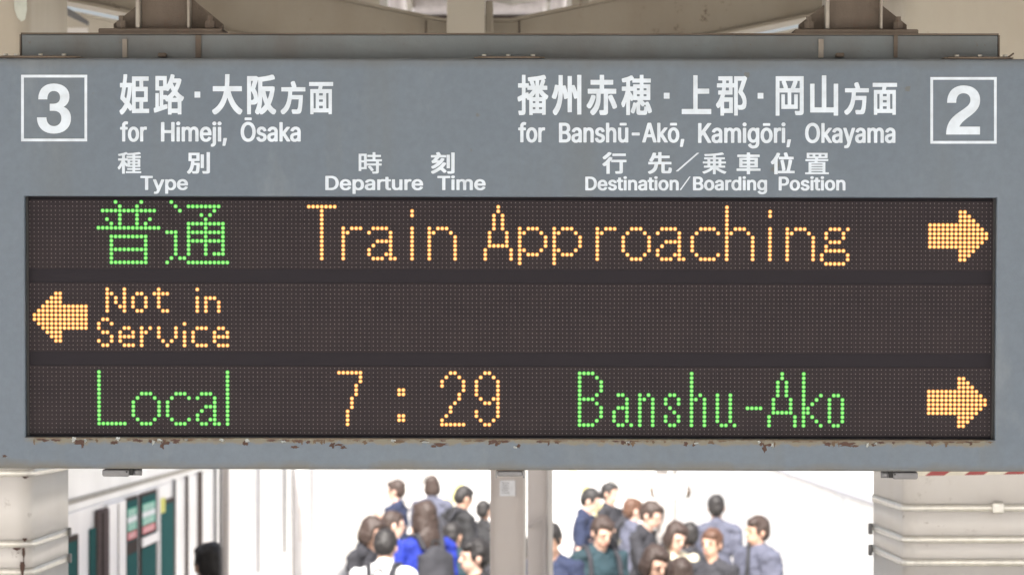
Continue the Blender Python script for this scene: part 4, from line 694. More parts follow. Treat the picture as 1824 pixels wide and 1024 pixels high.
  ('Type', 'w', '2759 3454 -12 -1 -7 -7 5 -25 9 -8 20 2 9 -4 8 -13 6 -17 -72 -172 1 -7 8 -5 40 0 7 5 43 106 3 3 45 -109 7 -5 44 1 5 6 -2 8 -90 210 -17 20 -17 9 -18 4|2947 3453 -6 -9 1 -242 7 -5 38 0 12 7 20 -9 40 -2 13 3 24 9 24 23 6 8 8 18 4 15 2 15 -2 30 -5 20 -7 14 -22 24 -13 9 -17 7 -10 2 -38 0 -29 -10 -1 68 -7 5|3231 3389 -20 -5 -17 -8 -18 -16 -11 -12 -8 -17 -5 -23 -1 -29 4 -20 7 -17 13 -18 10 -10 19 -12 32 -9 30 0 20 4 16 7 12 8 16 16 8 11 6 17 4 18 -1 27 -8 6 -128 0 -3 4 2 10 14 20 13 7 15 4 15 -3 12 -4 18 -20 19 0 23 6 5 5 0 5 -9 17 -17 16 -16 9 -26 7|2589 3386 -6 -8 0 -200 -4 -3 -73 -1 -6 -6 0 -27 9 -6 207 1 5 8 0 24 -5 6 -75 2 -1 203 -8 8|3038 3351 16 -3 10 -5 7 -7 10 -22 3 -22 -3 -23 -10 -21 -14 -11 -13 -4 -10 0 -12 4 -10 7 -10 17 -6 21 2 29 9 21 12 13|3210 3269 77 1 4 -2 -5 -14 -8 -12 -17 -8 -15 -1 -14 5 -11 7 -9 13 -3 8'),
  ('Departure', 'w', '6285 3455 -6 -9 0 -243 7 -6 39 0 5 2 6 7 24 -11 38 -1 22 4 16 6 12 8 18 19 12 22 4 13 2 45 -7 27 -9 15 -9 11 -16 14 -27 12 -11 2 -39 0 -30 -10 -1 64 -1 5 -8 4|6133 3391 -20 -5 -20 -9 -20 -18 -12 -18 -5 -12 -6 -28 1 -17 5 -26 7 -15 8 -13 18 -17 21 -12 31 -7 27 0 22 4 26 11 18 15 8 10 6 12 7 25 0 32 -9 6 -133 0 -4 4 4 11 8 14 9 7 26 9 15 -3 15 -6 15 -17 5 -3 10 0 30 8 6 5 0 6 -8 14 -15 15 -21 12 -28 7|6553 3391 -13 -3 -17 -8 -21 -22 -4 -10 -3 -14 6 -26 15 -18 14 -7 23 -8 70 -9 6 -5 -2 -10 -6 -10 -6 -4 -10 -3 -15 0 -20 7 -19 17 -16 1 -27 -8 -6 -7 2 -6 7 -10 15 -15 13 -9 19 -6 23 -4 29 0 23 4 17 6 10 6 15 16 9 22 -1 135 -8 6 -39 0 -10 -6 -26 9|7415 3391 -25 -6 -14 -7 -10 -8 -20 -22 -8 -17 -6 -22 0 -28 4 -20 7 -17 13 -19 17 -14 18 -10 32 -7 27 0 21 4 29 13 25 27 10 28 2 12 -1 25 -8 6 -135 0 -3 4 3 10 7 12 8 8 13 7 17 4 20 -4 10 -5 18 -20 10 0 32 8 5 5 0 5 -5 10 -13 16 -25 16 -29 7|6911 3390 -13 -4 -12 -6 -15 -15 -5 -12 -2 -15 0 -100 -4 -4 -17 0 -8 3 -25 -2 -14 4 -14 9 -6 11 -2 12 -1 112 -8 6 -37 0 -7 -4 -2 -6 0 -173 3 -7 6 -2 37 0 10 5 28 -8 32 0 8 3 18 0 3 -4 0 -32 5 -7 42 0 7 3 2 6 1 33 34 1 5 4 2 5 0 20 -4 6 -5 2 -28 0 -4 2 0 103 5 11 32 2 5 9 4 18 -4 8 -10 3|7038 3390 -20 -7 -12 -8 -12 -12 -10 -19 -4 -18 1 -123 9 -6 40 0 6 6 2 120 3 10 7 10 15 7 10 1 18 -5 9 -4 10 -18 2 -10 1 -111 7 -6 43 1 6 8 -1 177 -7 6 -38 0 -5 -2 -7 -7 -28 10|5800 3388 -6 -9 0 -235 2 -5 7 -4 115 0 35 8 22 9 15 10 19 19 13 20 6 17 6 28 0 30 -4 23 -12 29 -11 16 -14 15 -22 14 -35 12 -23 4|7208 3388 -6 -9 1 -176 8 -6 39 0 10 6 26 -9 37 0 6 9 0 25 -3 6 -5 3 -26 -2 -15 4 -10 6 -9 13 -2 8 -1 117 -7 6|6577 3353 21 -2 17 -8 10 -14 4 -11 -1 -11 -3 -2 -42 5 -18 6 -9 5 -4 10 3 10 6 7|6370 3351 21 0 19 -9 10 -13 7 -25 0 -23 -9 -27 -10 -12 -22 -8 -18 2 -13 6 -12 14 -7 22 0 30 5 16 9 15|5854 3348 39 1 30 -6 25 -11 15 -18 7 -13 5 -20 2 -13 -2 -27 -10 -30 -10 -13 -9 -7 -16 -8 -20 -6 -15 -2 -42 2|6111 3269 82 1 4 -4 -7 -15 -10 -10 -17 -7 -13 0 -17 5 -11 7 -9 15|7392 3269 83 1 3 -2 -8 -19 -7 -6 -13 -7 -19 -2 -10 2 -15 8 -10 12'),
  ('Time', 'w', '8529 3391 -25 -6 -13 -7 -23 -20 -8 -10 -10 -24 -3 -18 -1 -23 4 -20 9 -20 11 -17 19 -17 10 -6 15 -5 22 -4 26 0 22 4 27 11 10 8 15 17 8 17 6 22 -1 30 -8 6 -134 0 -2 4 2 10 5 10 10 10 9 5 20 6 15 -3 15 -6 18 -20 12 0 28 7 7 6 0 5 -9 15 -11 12 -24 15 -26 7|7882 3388 -6 -9 0 -201 -4 -3 -76 0 -6 -7 0 -27 9 -6 215 1 6 8 0 24 -6 7 -80 2 -1 204 -7 8|8047 3388 -6 -9 1 -175 7 -7 40 0 6 4 1 5 0 175 -7 8|8136 3388 -6 -9 0 -173 6 -8 41 -1 10 7 27 -10 35 0 17 5 20 15 13 -10 20 -8 10 -2 37 0 15 4 13 6 20 20 7 15 2 12 0 128 -6 9 -43 1 -7 -6 -1 -129 -7 -13 -18 -7 -9 0 -12 4 -8 6 -5 9 -2 10 0 116 -4 8 -5 2 -39 0 -8 -6 -1 -129 -7 -13 -14 -7 -10 0 -11 3 -10 7 -6 7 -3 12 -1 120 -7 6|8507 3269 80 1 4 -4 -12 -22 -15 -8 -18 -2 -19 5 -7 5 -10 12|8059 3180 -12 -5 -8 -9 -4 -10 2 -12 12 -12 7 -3 25 0 10 3 12 14 0 12 -2 6 -15 14 -10 2'),
  ('for', 'w', '9454 2544 -13 -4 -21 -10 -18 -17 -10 -15 -10 -20 -9 -31 -1 -65 5 -29 10 -27 14 -22 12 -12 19 -13 14 -4 10 -3 31 1 19 5 20 11 16 17 16 27 6 19 6 26 2 20 -2 40 -6 27 -6 18 -15 27 -15 15 -32 17 -10 2|9276 2539 -7 -4 -2 -7 0 -198 -3 -4 -23 0 -9 -4 -2 -7 0 -30 2 -5 7 -4 27 -2 1 -31 3 -21 9 -17 10 -12 20 -12 10 -3 32 0 18 6 5 6 -6 35 -9 7 -22 -1 -6 3 -6 13 0 25 2 3 30 1 9 4 2 7 0 28 -2 7 -7 3 -30 1 -4 2 0 202 -3 5 -8 4|9597 2539 -6 -4 -3 -7 1 -245 4 -5 8 -2 33 0 12 6 21 -9 34 0 6 4 3 5 -2 41 -9 6 -23 -2 -10 4 -12 12 -7 17 -2 12 -1 160 -2 3 -8 4|9468 2492 16 -4 15 -16 9 -20 5 -29 0 -31 -9 -37 -8 -15 -9 -10 -16 -6 -10 2 -7 5 -13 17 -9 25 -4 27 2 33 11 35 13 18'),
  ('Banshū-Akō,', 'w', '12122 2620 -9 -7 0 -12 15 -115 2 -3 8 -4 42 0 8 6 1 10 -25 115 -4 6 -7 4|10240 2547 -12 -4 -21 -11 -19 -22 -7 -17 -3 -20 0 -23 3 -17 15 -25 24 -16 32 -9 38 -6 12 -4 2 -5 0 -18 -8 -17 -13 -7 -13 0 -10 3 -13 13 -9 16 -8 4 -8 0 -32 -12 -5 -5 -1 -7 16 -32 23 -20 24 -10 18 -4 32 2 16 5 25 15 12 16 9 18 5 35 0 170 -2 5 -9 4 -36 0 -12 -7 -30 12|10665 2547 -13 -4 -24 -11 -15 -16 -13 -25 -4 -16 2 -7 9 -5 18 -5 18 -2 7 4 10 21 8 9 5 3 14 2 16 -5 9 -8 4 -9 -1 -15 -3 -7 -7 -7 -60 -21 -17 -10 -11 -11 -7 -11 -7 -20 -2 -15 2 -20 7 -20 8 -13 22 -19 27 -10 13 -2 30 2 28 12 13 10 14 24 7 20 -1 6 -13 7 -25 7 -8 0 -7 -4 -8 -18 -6 -8 -11 -6 -10 0 -10 4 -8 8 -4 10 0 14 5 8 9 7 53 18 14 6 16 12 11 17 5 13 2 12 0 23 -6 20 -6 14 -19 20 -18 10 -15 5 -10 2|11980 2547 -22 -7 -15 -9 -14 -11 -16 -24 -12 -28 -5 -23 -2 -55 6 -32 6 -20 10 -20 12 -15 12 -12 25 -13 22 -6 21 0 19 4 18 8 13 10 21 24 11 23 9 34 2 58 -4 23 -8 27 -14 25 -14 17 -14 10 -24 10 -11 2|11073 2545 -16 -5 -24 -15 -15 -24 -8 -26 -2 -17 0 -175 5 -5 7 -3 35 1 8 4 2 3 1 165 4 18 7 14 8 8 13 4 10 -2 13 -10 8 -14 3 -13 2 -12 1 -158 2 -3 8 -4 38 0 7 4 3 6 -1 249 -2 3 -8 4 -34 0 -7 -2 -8 -7 -18 9 -13 3|9965 2542 -7 -4 -2 -7 0 -333 5 -5 7 -3 105 0 32 8 21 12 13 13 13 25 5 22 1 35 -6 21 -10 17 -16 15 22 19 16 29 3 15 2 29 -4 25 -5 15 -11 20 -11 10 -15 10 -20 8 -20 4|10400 2542 -7 -4 -2 -7 1 -249 10 -6 35 -1 7 3 8 7 18 -9 18 -4 27 2 18 7 15 10 11 12 10 20 7 28 -1 184 -10 7 -35 0 -7 -2 -5 -5 -1 -170 -3 -15 -6 -11 -10 -10 -11 -3 -15 5 -9 9 -7 10 -5 18 -2 18 0 149 -2 3 -9 4|10803 2542 -6 -4 -3 -7 0 -331 3 -5 8 -4 37 0 8 4 2 5 1 84 25 -10 12 -2 30 2 28 14 12 13 10 19 9 38 0 175 -2 5 -10 4 -35 0 -9 -4 -2 -3 0 -167 -4 -17 -7 -14 -12 -9 -10 -2 -11 3 -9 7 -8 14 -6 16 -1 12 -1 157 -2 3 -8 4|11447 2542 -7 -4 -2 -8 95 -330 4 -6 8 -3 45 0 7 4 5 11 93 322 0 7 -4 5 -8 2 -36 0 -10 -4 -4 -7 -24 -81 -81 -1 -5 2 -2 5 -23 82 -10 4|11715 2542 -7 -4 -2 -7 0 -331 2 -5 9 -4 36 0 9 4 2 6 1 157 3 -1 60 -78 10 -4 42 0 7 3 5 5 -2 7 -72 92 -5 11 77 125 7 15 -2 5 -10 4 -42 0 -10 -4 -63 -98 -6 8 -1 87 -10 7|10258 2495 9 0 13 -4 15 -15 9 -21 2 -17 -2 -12 -39 7 -17 6 -7 7 -5 15 2 15 10 14|11988 2493 19 0 7 -3 9 -10 12 -22 8 -38 -2 -34 -9 -31 -14 -20 -9 -7 -11 -3 -15 5 -12 11 -6 10 -9 25 -3 30 1 27 7 28 12 20|10017 2486 60 1 15 -5 9 -9 8 -20 0 -18 -5 -19 -14 -17 -8 -5 -14 -4 -51 2|11262 2418 -7 -3 -2 -7 0 -35 9 -7 121 -1 8 3 4 5 1 37 -3 5 -6 3|11541 2395 49 0 4 -2 -27 -96 -24 81|10017 2336 50 1 10 -4 10 -8 10 -19 2 -23 -5 -18 -8 -12 -9 -5 -10 -3 -50 2|11047 2240 -7 -4 -2 -6 0 -30 9 -7 103 -1 7 3 5 5 0 31 -2 5 -7 4|11943 2240 -6 -4 -3 -6 1 -30 8 -7 104 -1 7 3 5 5 0 31 -2 5 -7 4'),
  ('Kamigōri,', 'w', '13406 2649 -25 -5 -28 -16 -19 -18 -11 -22 0 -4 28 -21 14 -4 10 4 12 17 11 10 7 4 16 2 20 -4 12 -8 9 -14 3 -17 0 -18 -2 -2 -32 13 -31 0 -15 -4 -24 -12 -17 -15 -18 -30 -10 -37 -2 -53 7 -38 8 -22 13 -22 19 -18 27 -14 22 -4 26 2 29 13 5 -7 8 -4 38 0 7 4 3 7 0 270 -6 26 -15 27 -12 12 -10 7 -17 8 -20 5|14018 2627 -7 -4 -2 -6 17 -124 5 -5 7 -2 40 0 7 2 4 4 1 5 -28 123 -2 3 -9 4|12738 2554 -15 -5 -22 -12 -10 -10 -8 -14 -9 -28 0 -32 4 -15 6 -13 11 -13 25 -14 21 -7 62 -11 4 -7 -2 -20 -9 -15 -15 -7 -18 2 -8 5 -9 9 -10 16 -8 4 -12 0 -28 -10 -7 -4 -2 -6 15 -32 22 -20 20 -10 19 -6 15 -2 26 2 19 5 20 11 8 7 10 13 10 22 4 20 0 183 -2 5 -9 4 -36 0 -14 -7 -30 12|13636 2554 -18 -5 -22 -12 -16 -15 -11 -14 -13 -28 -7 -27 -2 -60 4 -23 7 -22 11 -23 10 -13 14 -14 23 -13 19 -6 26 -2 22 4 27 12 16 13 16 21 11 25 7 26 4 32 -2 33 -7 34 -8 20 -14 22 -13 13 -12 8 -27 12 -10 2|12443 2549 -7 -4 -2 -7 1 -336 10 -6 38 0 7 2 5 5 1 127 2 4 103 -134 10 -4 49 0 8 3 4 6 -4 8 -105 139 105 178 4 8 -1 5 -11 6 -44 0 -10 -4 -85 -142 -3 1 -22 31 -1 107 -10 7|12908 2549 -7 -4 -2 -7 0 -246 2 -7 9 -4 35 0 7 2 8 7 28 -12 30 0 22 8 18 18 18 -14 17 -9 15 -4 28 0 25 9 19 15 12 19 6 18 4 32 0 168 -2 7 -10 4 -37 0 -7 -2 -5 -5 -1 -182 -7 -17 -8 -8 -12 -4 -12 2 -11 11 -6 9 -3 14 -1 175 -5 5 -7 2 -35 0 -10 -4 -2 -7 -1 -171 -3 -17 -7 -11 -9 -6 -10 -2 -10 3 -11 10 -6 9 -5 20 -1 169 -2 3 -8 4|13241 2549 -6 -4 -3 -7 0 -248 3 -5 8 -4 38 0 9 4 2 7 0 248 -2 5 -9 4|13793 2549 -7 -4 -2 -7 0 -250 5 -5 7 -2 37 0 13 7 15 -7 15 -3 27 0 10 5 2 5 -1 42 -9 6 -25 -2 -10 2 -17 15 -7 17 -2 12 -1 162 -2 3 -8 4|13935 2549 -7 -4 -2 -7 0 -248 2 -5 8 -4 39 0 8 4 3 7 -1 248 -2 5 -8 4|12759 2502 7 0 15 -4 17 -16 9 -24 -1 -25 -45 7 -13 5 -10 10 -4 12 2 18 12 13|13646 2500 17 0 17 -10 7 -8 8 -17 7 -33 -2 -44 -9 -29 -16 -21 -20 -7 -17 5 -7 6 -10 13 -8 20 -6 30 0 25 9 38 10 18 12 11|13411 2492 15 0 9 -2 13 -11 10 -17 8 -30 -1 -37 -8 -35 -17 -22 -19 -7 -11 2 -9 5 -15 19 -8 25 -4 28 2 25 5 23 11 20 9 9|13251 2255 -11 -6 -9 -11 -4 -8 1 -20 6 -12 9 -7 12 -5 18 0 13 7 7 7 6 12 -1 20 -6 11 -11 9 -8 4|13945 2255 -12 -6 -9 -11 -3 -8 0 -20 6 -12 9 -7 12 -5 18 0 14 7 7 7 5 12 0 20 -7 11 -10 9 -9 4|13598 2245 -7 -3 -2 -7 0 -30 9 -7 110 -1 7 3 5 5 0 32 -2 5 -7 3'),
  ('Okayama', 'w', '15061 2645 -15 -3 -7 -3 -3 -5 -1 -7 5 -25 4 -9 7 -3 21 1 8 -6 8 -17 6 -28 -75 -252 4 -5 8 -2 38 0 10 6 47 153 46 -153 12 -6 37 0 6 2 6 7 -4 13 -81 267 -12 32 -13 21 -14 12 -22 9|14461 2554 -25 -5 -30 -15 -24 -22 -13 -19 -14 -26 -10 -35 -5 -39 0 -41 5 -39 9 -30 13 -28 15 -22 23 -21 22 -12 24 -7 31 -2 29 5 30 15 25 23 12 18 13 26 10 35 6 40 0 40 -6 39 -10 35 -15 30 -10 14 -20 19 -30 17 -32 7|14882 2554 -31 -14 -14 -13 -7 -10 -6 -14 -4 -15 0 -35 2 -11 13 -24 11 -10 18 -10 27 -8 55 -10 2 -5 0 -18 -7 -16 -9 -8 -8 -2 -12 0 -11 5 -10 10 -10 17 -9 4 -11 0 -30 -12 -5 -4 -1 -6 12 -27 8 -10 16 -13 23 -12 15 -4 13 -2 27 2 22 7 23 15 10 14 10 23 4 24 0 178 -2 5 -9 4 -36 0 -12 -7 -30 12|15294 2554 -25 -10 -12 -9 -12 -13 -8 -17 -5 -23 2 -37 5 -13 8 -14 17 -14 27 -11 67 -13 4 -7 -3 -20 -3 -8 -9 -10 -10 -4 -10 0 -11 4 -9 7 -15 22 -6 3 -10 0 -35 -14 -3 -5 1 -6 10 -22 10 -14 12 -10 18 -10 20 -6 17 -3 35 4 25 12 15 13 12 21 5 15 2 11 -1 189 -4 5 -8 2 -35 0 -11 -7 -30 12|15824 2554 -12 -4 -21 -11 -17 -19 -7 -13 -5 -20 0 -32 2 -12 13 -25 22 -17 33 -11 56 -10 4 -10 -3 -15 -7 -15 -8 -7 -8 -2 -12 0 -13 7 -12 14 -5 10 -10 5 -10 0 -28 -10 -7 -4 -2 -6 13 -30 13 -15 13 -9 16 -8 19 -6 13 -2 27 2 18 5 25 15 10 13 12 25 4 21 0 182 -3 5 -8 4 -37 0 -11 -7 -30 12|14639 2549 -7 -4 -2 -7 0 -333 2 -5 9 -4 36 0 9 4 2 7 1 157 6 -4 59 -75 10 -4 42 0 7 2 5 5 -4 11 -77 99 88 142 -3 5 -10 4 -43 0 -10 -4 -65 -99 -4 2 -2 7 -1 87 -10 7|15459 2549 -7 -4 -2 -7 0 -246 2 -7 9 -4 35 0 15 8 26 -11 29 0 23 10 17 15 16 -13 20 -10 10 -3 29 0 26 11 17 15 14 25 5 25 0 185 -2 7 -9 4 -35 0 -7 -2 -5 -5 0 -175 -2 -12 -6 -12 -8 -8 -12 -4 -10 2 -9 7 -8 13 -3 14 -1 175 -5 5 -7 2 -35 0 -10 -4 -2 -7 -1 -178 -3 -12 -7 -10 -7 -5 -8 -2 -12 4 -7 7 -8 13 -4 12 -2 15 0 160 -2 3 -9 4|14902 2502 7 0 17 -5 15 -17 7 -20 -1 -27 -31 5 -20 5 -14 12 -4 13 2 17 12 13|15315 2502 7 0 14 -4 9 -6 8 -10 8 -25 -1 -24 -48 8 -10 5 -7 7 -3 12 2 22 8 10|15845 2502 6 0 13 -3 17 -16 9 -21 2 -12 -2 -17 -43 7 -13 5 -10 10 -4 15 2 13 10 14|14468 2497 8 0 20 -5 12 -9 16 -18 14 -28 9 -49 0 -31 -4 -27 -5 -22 -9 -20 -11 -16 -12 -12 -12 -8 -20 -5 -24 6 -12 9 -14 16 -10 19 -7 18 -7 43 2 47 12 43 13 24 12 12 12 8'),
  ('Destination', 'w', '10715 3396 -19 -5 -15 -8 -20 -20 -7 -10 -10 -32 0 -37 2 -11 7 -20 8 -14 25 -23 14 -7 15 -4 35 0 11 3 14 4 13 9 20 22 7 13 5 20 2 35 -9 6 -113 0 -4 2 3 14 11 16 9 5 12 5 10 0 15 -6 13 -17 6 -4 11 0 25 7 6 4 1 5 -10 19 -15 15 -13 8 -24 7|10886 3396 -21 -6 -19 -13 -13 -21 -4 -10 2 -5 4 -3 23 -6 15 0 6 4 5 12 6 5 11 5 12 1 20 -9 3 -7 -1 -9 -4 -5 -10 -5 -50 -13 -16 -9 -17 -21 -2 -8 0 -24 10 -18 12 -12 18 -10 17 -4 35 0 12 3 13 4 19 16 11 18 2 7 -1 5 -4 3 -14 4 -23 2 -6 -4 -10 -15 -17 -6 -12 4 -8 6 -3 4 1 10 3 5 7 4 53 14 22 13 10 12 5 14 1 16 -2 10 -10 17 -12 12 -15 8 -22 6|11415 3396 -22 -8 -10 -8 -10 -12 -7 -19 0 -21 2 -10 8 -12 19 -15 20 -7 60 -9 2 -4 0 -10 -4 -8 -5 -6 -10 -3 -12 0 -18 9 -13 15 -14 1 -25 -8 -5 -5 0 -7 8 -13 16 -16 21 -11 19 -4 33 0 23 6 14 8 15 15 9 24 -1 130 -8 6 -34 0 -8 -5 -22 8|11798 3396 -18 -5 -19 -12 -12 -11 -12 -19 -6 -15 -4 -20 0 -26 6 -25 16 -29 12 -11 15 -10 25 -8 34 0 18 4 13 7 17 13 14 17 6 13 8 34 -1 18 -3 22 -14 28 -12 14 -11 10 -17 8 -15 4|11051 3395 -20 -9 -10 -10 -7 -10 -3 -18 -1 -100 -4 -3 -16 0 -6 -7 0 -25 7 -6 19 -1 1 -33 7 -8 38 1 6 7 1 33 28 1 8 7 0 24 -4 5 -5 2 -24 0 -4 3 0 95 3 10 3 3 22 -1 5 4 3 5 4 22 -5 7 -9 2|11601 3395 -18 -7 -16 -15 -4 -9 -2 -10 -1 -106 -4 -3 -16 0 -6 -7 0 -25 7 -6 19 -1 1 -33 7 -8 39 1 5 7 1 33 27 1 7 7 0 24 -3 5 -6 2 -22 0 -4 3 0 100 2 5 4 3 20 -1 7 4 7 29 -6 5 -8 2|10430 3393 -6 -9 1 -230 8 -5 100 0 30 7 20 10 21 18 11 15 10 22 5 22 2 15 -2 40 -7 26 -10 20 -25 27 -18 12 -14 5 -28 6|11116 3393 -5 -9 0 -170 7 -7 37 0 5 4 2 5 0 170 -7 8|11193 3393 -6 -9 0 -168 2 -5 6 -4 33 0 12 6 21 -8 34 0 15 4 15 9 17 20 8 30 1 116 -2 5 -6 5 -35 0 -9 -6 0 -112 -2 -10 -9 -16 -18 -6 -21 9 -10 18 -1 117 -7 6|11665 3393 -6 -9 0 -170 7 -7 37 0 6 4 2 5 -1 170 -7 8|11933 3393 -6 -9 0 -168 2 -5 6 -4 33 0 12 6 21 -8 34 0 15 4 15 9 17 20 6 16 2 14 1 116 -2 5 -6 5 -35 0 -9 -6 0 -112 -2 -10 -9 -16 -18 -6 -21 9 -10 18 -1 117 -7 6|11434 3358 16 0 19 -10 8 -17 -1 -17 -38 5 -17 8 -4 7 1 12 5 7|11812 3358 18 -2 14 -8 8 -14 7 -30 -2 -20 -9 -23 -12 -12 -16 -5 -12 2 -15 10 -9 15 -5 25 2 23 8 22 9 10|10479 3353 37 1 22 -6 15 -8 9 -9 11 -20 8 -38 -4 -32 -7 -18 -9 -14 -6 -7 -15 -8 -19 -5 -16 -2 -24 0 -4 2|10698 3279 65 1 4 -1 0 -3 -7 -18 -6 -7 -9 -5 -14 -2 -15 5 -10 8 -8 16|11125 3191 -9 -4 -8 -9 -2 -7 0 -13 9 -11 8 -4 23 -1 7 2 14 15 0 12 -4 8 -8 9 -9 3|11675 3191 -10 -4 -9 -11 -2 -13 2 -7 10 -11 7 -3 23 0 9 4 10 13 -2 19 -8 9 -9 4'),
  ('Boarding', 'w', '13553 3461 -23 -6 -12 -7 -19 -19 -5 -8 2 -5 7 -7 15 -8 13 -2 5 1 15 16 10 5 9 3 16 -1 15 -6 7 -8 4 -11 0 -12 -2 -2 -15 6 -14 2 -33 -2 -22 -8 -21 -20 -12 -21 -7 -32 0 -20 7 -31 10 -19 12 -14 15 -11 15 -6 11 -3 32 0 23 9 10 -7 37 1 6 8 0 187 -4 15 -8 15 -11 11 -21 12 -24 6|12611 3396 -13 -3 -17 -9 -17 -15 -11 -16 -9 -20 -3 -20 0 -20 3 -24 14 -28 13 -15 14 -10 13 -7 15 -4 35 0 12 3 26 12 18 18 9 13 9 32 0 36 -2 12 -7 18 -8 14 -25 24 -14 6 -15 4|12780 3396 -25 -9 -17 -18 -7 -15 -2 -11 0 -12 4 -15 13 -17 20 -11 20 -6 52 -7 3 -6 -1 -10 -9 -12 -10 -3 -10 0 -17 7 -14 17 -14 1 -25 -8 -6 -6 -1 -4 6 -10 15 -17 21 -13 22 -6 37 0 20 6 10 5 16 16 9 17 2 10 0 129 -9 6 -33 0 -9 -5 -21 8|13093 3396 -22 -8 -13 -9 -14 -16 -8 -15 -5 -17 -4 -25 2 -27 7 -25 16 -25 16 -13 13 -7 17 -4 32 0 23 8 1 -55 2 -5 7 -4 37 0 6 9 -1 230 -9 6 -33 0 -10 -6 -22 9|12350 3393 -6 -9 0 -230 9 -5 105 0 12 2 20 8 17 15 6 9 9 25 0 16 -4 15 -6 10 -14 15 20 20 10 19 3 10 0 23 -8 22 -18 20 -25 12 -20 4|12923 3393 -6 -9 1 -171 8 -6 34 0 8 5 18 -7 37 1 6 7 0 25 -2 5 -6 4 -21 -2 -14 4 -10 8 -5 9 -2 10 -1 112 -7 6|13236 3393 -5 -9 0 -170 7 -7 37 0 5 4 2 5 0 170 -7 8|13313 3393 -6 -9 0 -168 2 -5 6 -4 33 0 12 6 21 -8 34 0 25 9 18 19 11 26 0 125 -2 5 -6 5 -33 0 -9 -6 0 -109 -2 -11 -9 -17 -18 -7 -21 9 -10 18 -1 117 -7 6|12626 3358 17 -2 12 -7 8 -11 8 -24 -1 -26 -8 -25 -12 -14 -17 -5 -12 2 -15 10 -7 12 -7 30 2 21 9 22 8 10|12797 3358 16 0 18 -9 9 -16 1 -18 -5 -1 -33 5 -18 8 -4 11 2 10 3 5|13112 3358 8 1 11 -4 12 -10 9 -19 4 -25 -4 -25 -7 -17 -10 -10 -17 -5 -15 4 -12 10 -8 18 -4 23 2 19 8 23 9 10|12399 3353 49 1 18 -6 9 -9 4 -10 0 -10 -4 -11 -5 -8 -9 -6 -15 -5 -47 0|13574 3353 11 -2 16 -9 11 -24 2 -17 -4 -27 -7 -15 -10 -10 -17 -5 -15 4 -12 10 -8 18 -4 22 4 25 7 15 8 9|12399 3249 37 1 10 -2 14 -7 7 -8 4 -15 -8 -21 -10 -6 -18 -4 -36 1|13246 3191 -10 -4 -8 -11 -2 -13 2 -7 15 -13 23 -1 7 2 14 15 0 12 -2 7 -14 12 -8 2'),
  ('Position', 'w', '14137 3398 -18 -5 -17 -10 -17 -17 -10 -15 -6 -18 -4 -25 4 -37 10 -23 7 -10 13 -14 12 -8 13 -6 18 -4 32 0 18 4 17 8 10 8 17 19 8 16 8 37 -4 35 -7 18 -9 14 -16 17 -12 8 -27 9|14317 3398 -21 -6 -17 -11 -15 -20 -4 -13 2 -5 4 -3 13 -4 25 -2 6 4 5 12 6 5 11 5 12 1 13 -4 7 -5 4 -6 0 -10 -9 -8 -50 -13 -18 -8 -9 -6 -7 -8 -8 -15 -2 -12 2 -18 10 -17 12 -11 15 -9 22 -5 33 0 18 4 16 8 16 16 9 17 -3 9 -6 3 -17 4 -16 0 -6 -4 -9 -13 -10 -5 -9 -2 -8 2 -12 6 -3 5 0 10 8 9 59 16 16 10 10 10 7 12 3 10 -3 23 -11 19 -22 17 -25 7|14764 3398 -28 -9 -23 -21 -9 -13 -7 -15 -5 -29 0 -16 3 -24 7 -18 9 -14 16 -17 12 -8 30 -8 32 0 11 2 20 8 12 8 13 14 12 20 8 27 0 36 -4 17 -10 22 -7 8 -14 14 -11 8 -27 9|14564 3397 -12 -4 -12 -7 -8 -7 -7 -13 -3 -18 -1 -100 -4 -2 -16 -1 -6 -7 0 -25 7 -6 19 -1 1 -33 7 -7 40 0 6 7 1 33 26 1 8 8 0 23 -4 5 -5 3 -22 0 -4 2 0 102 1 5 5 3 20 -1 5 3 5 8 4 20 -6 7 -8 2|13876 3395 -6 -9 1 -231 8 -6 107 0 21 6 14 6 18 17 14 25 4 32 -3 15 -6 18 -20 23 -19 12 -33 8 -51 0 -2 79 -7 6|14444 3395 -6 -9 0 -171 8 -8 36 0 6 4 2 5 0 172 -8 8|14629 3395 -6 -9 0 -171 8 -8 36 0 6 4 2 5 0 172 -8 8|14901 3395 -6 -9 0 -170 2 -5 5 -4 34 0 11 8 25 -9 30 0 17 4 15 8 19 22 7 23 0 123 -2 5 -6 5 -35 0 -8 -6 -1 -117 -9 -20 -12 -7 -8 -1 -12 3 -10 6 -5 7 -5 15 -1 114 -7 6|14153 3360 16 -2 14 -8 8 -12 7 -25 -2 -30 -8 -22 -12 -12 -17 -5 -15 4 -12 8 -8 15 -6 22 0 22 9 26 10 13|14780 3360 16 -2 15 -9 10 -19 4 -19 -2 -28 -9 -22 -12 -12 -16 -5 -15 4 -13 8 -9 19 -4 16 0 24 7 23 12 15|13925 3270 42 1 14 -4 11 -7 7 -12 4 -20 -4 -18 -8 -12 -12 -7 -17 -4 -38 2|14454 3192 -7 -3 -12 -13 -2 -11 2 -9 16 -13 18 -2 13 3 13 14 2 12 -3 6 -15 15|14639 3192 -9 -4 -10 -10 -2 -7 1 -15 15 -13 10 -2 20 2 8 6 7 9 0 18 -15 14 -8 2'),
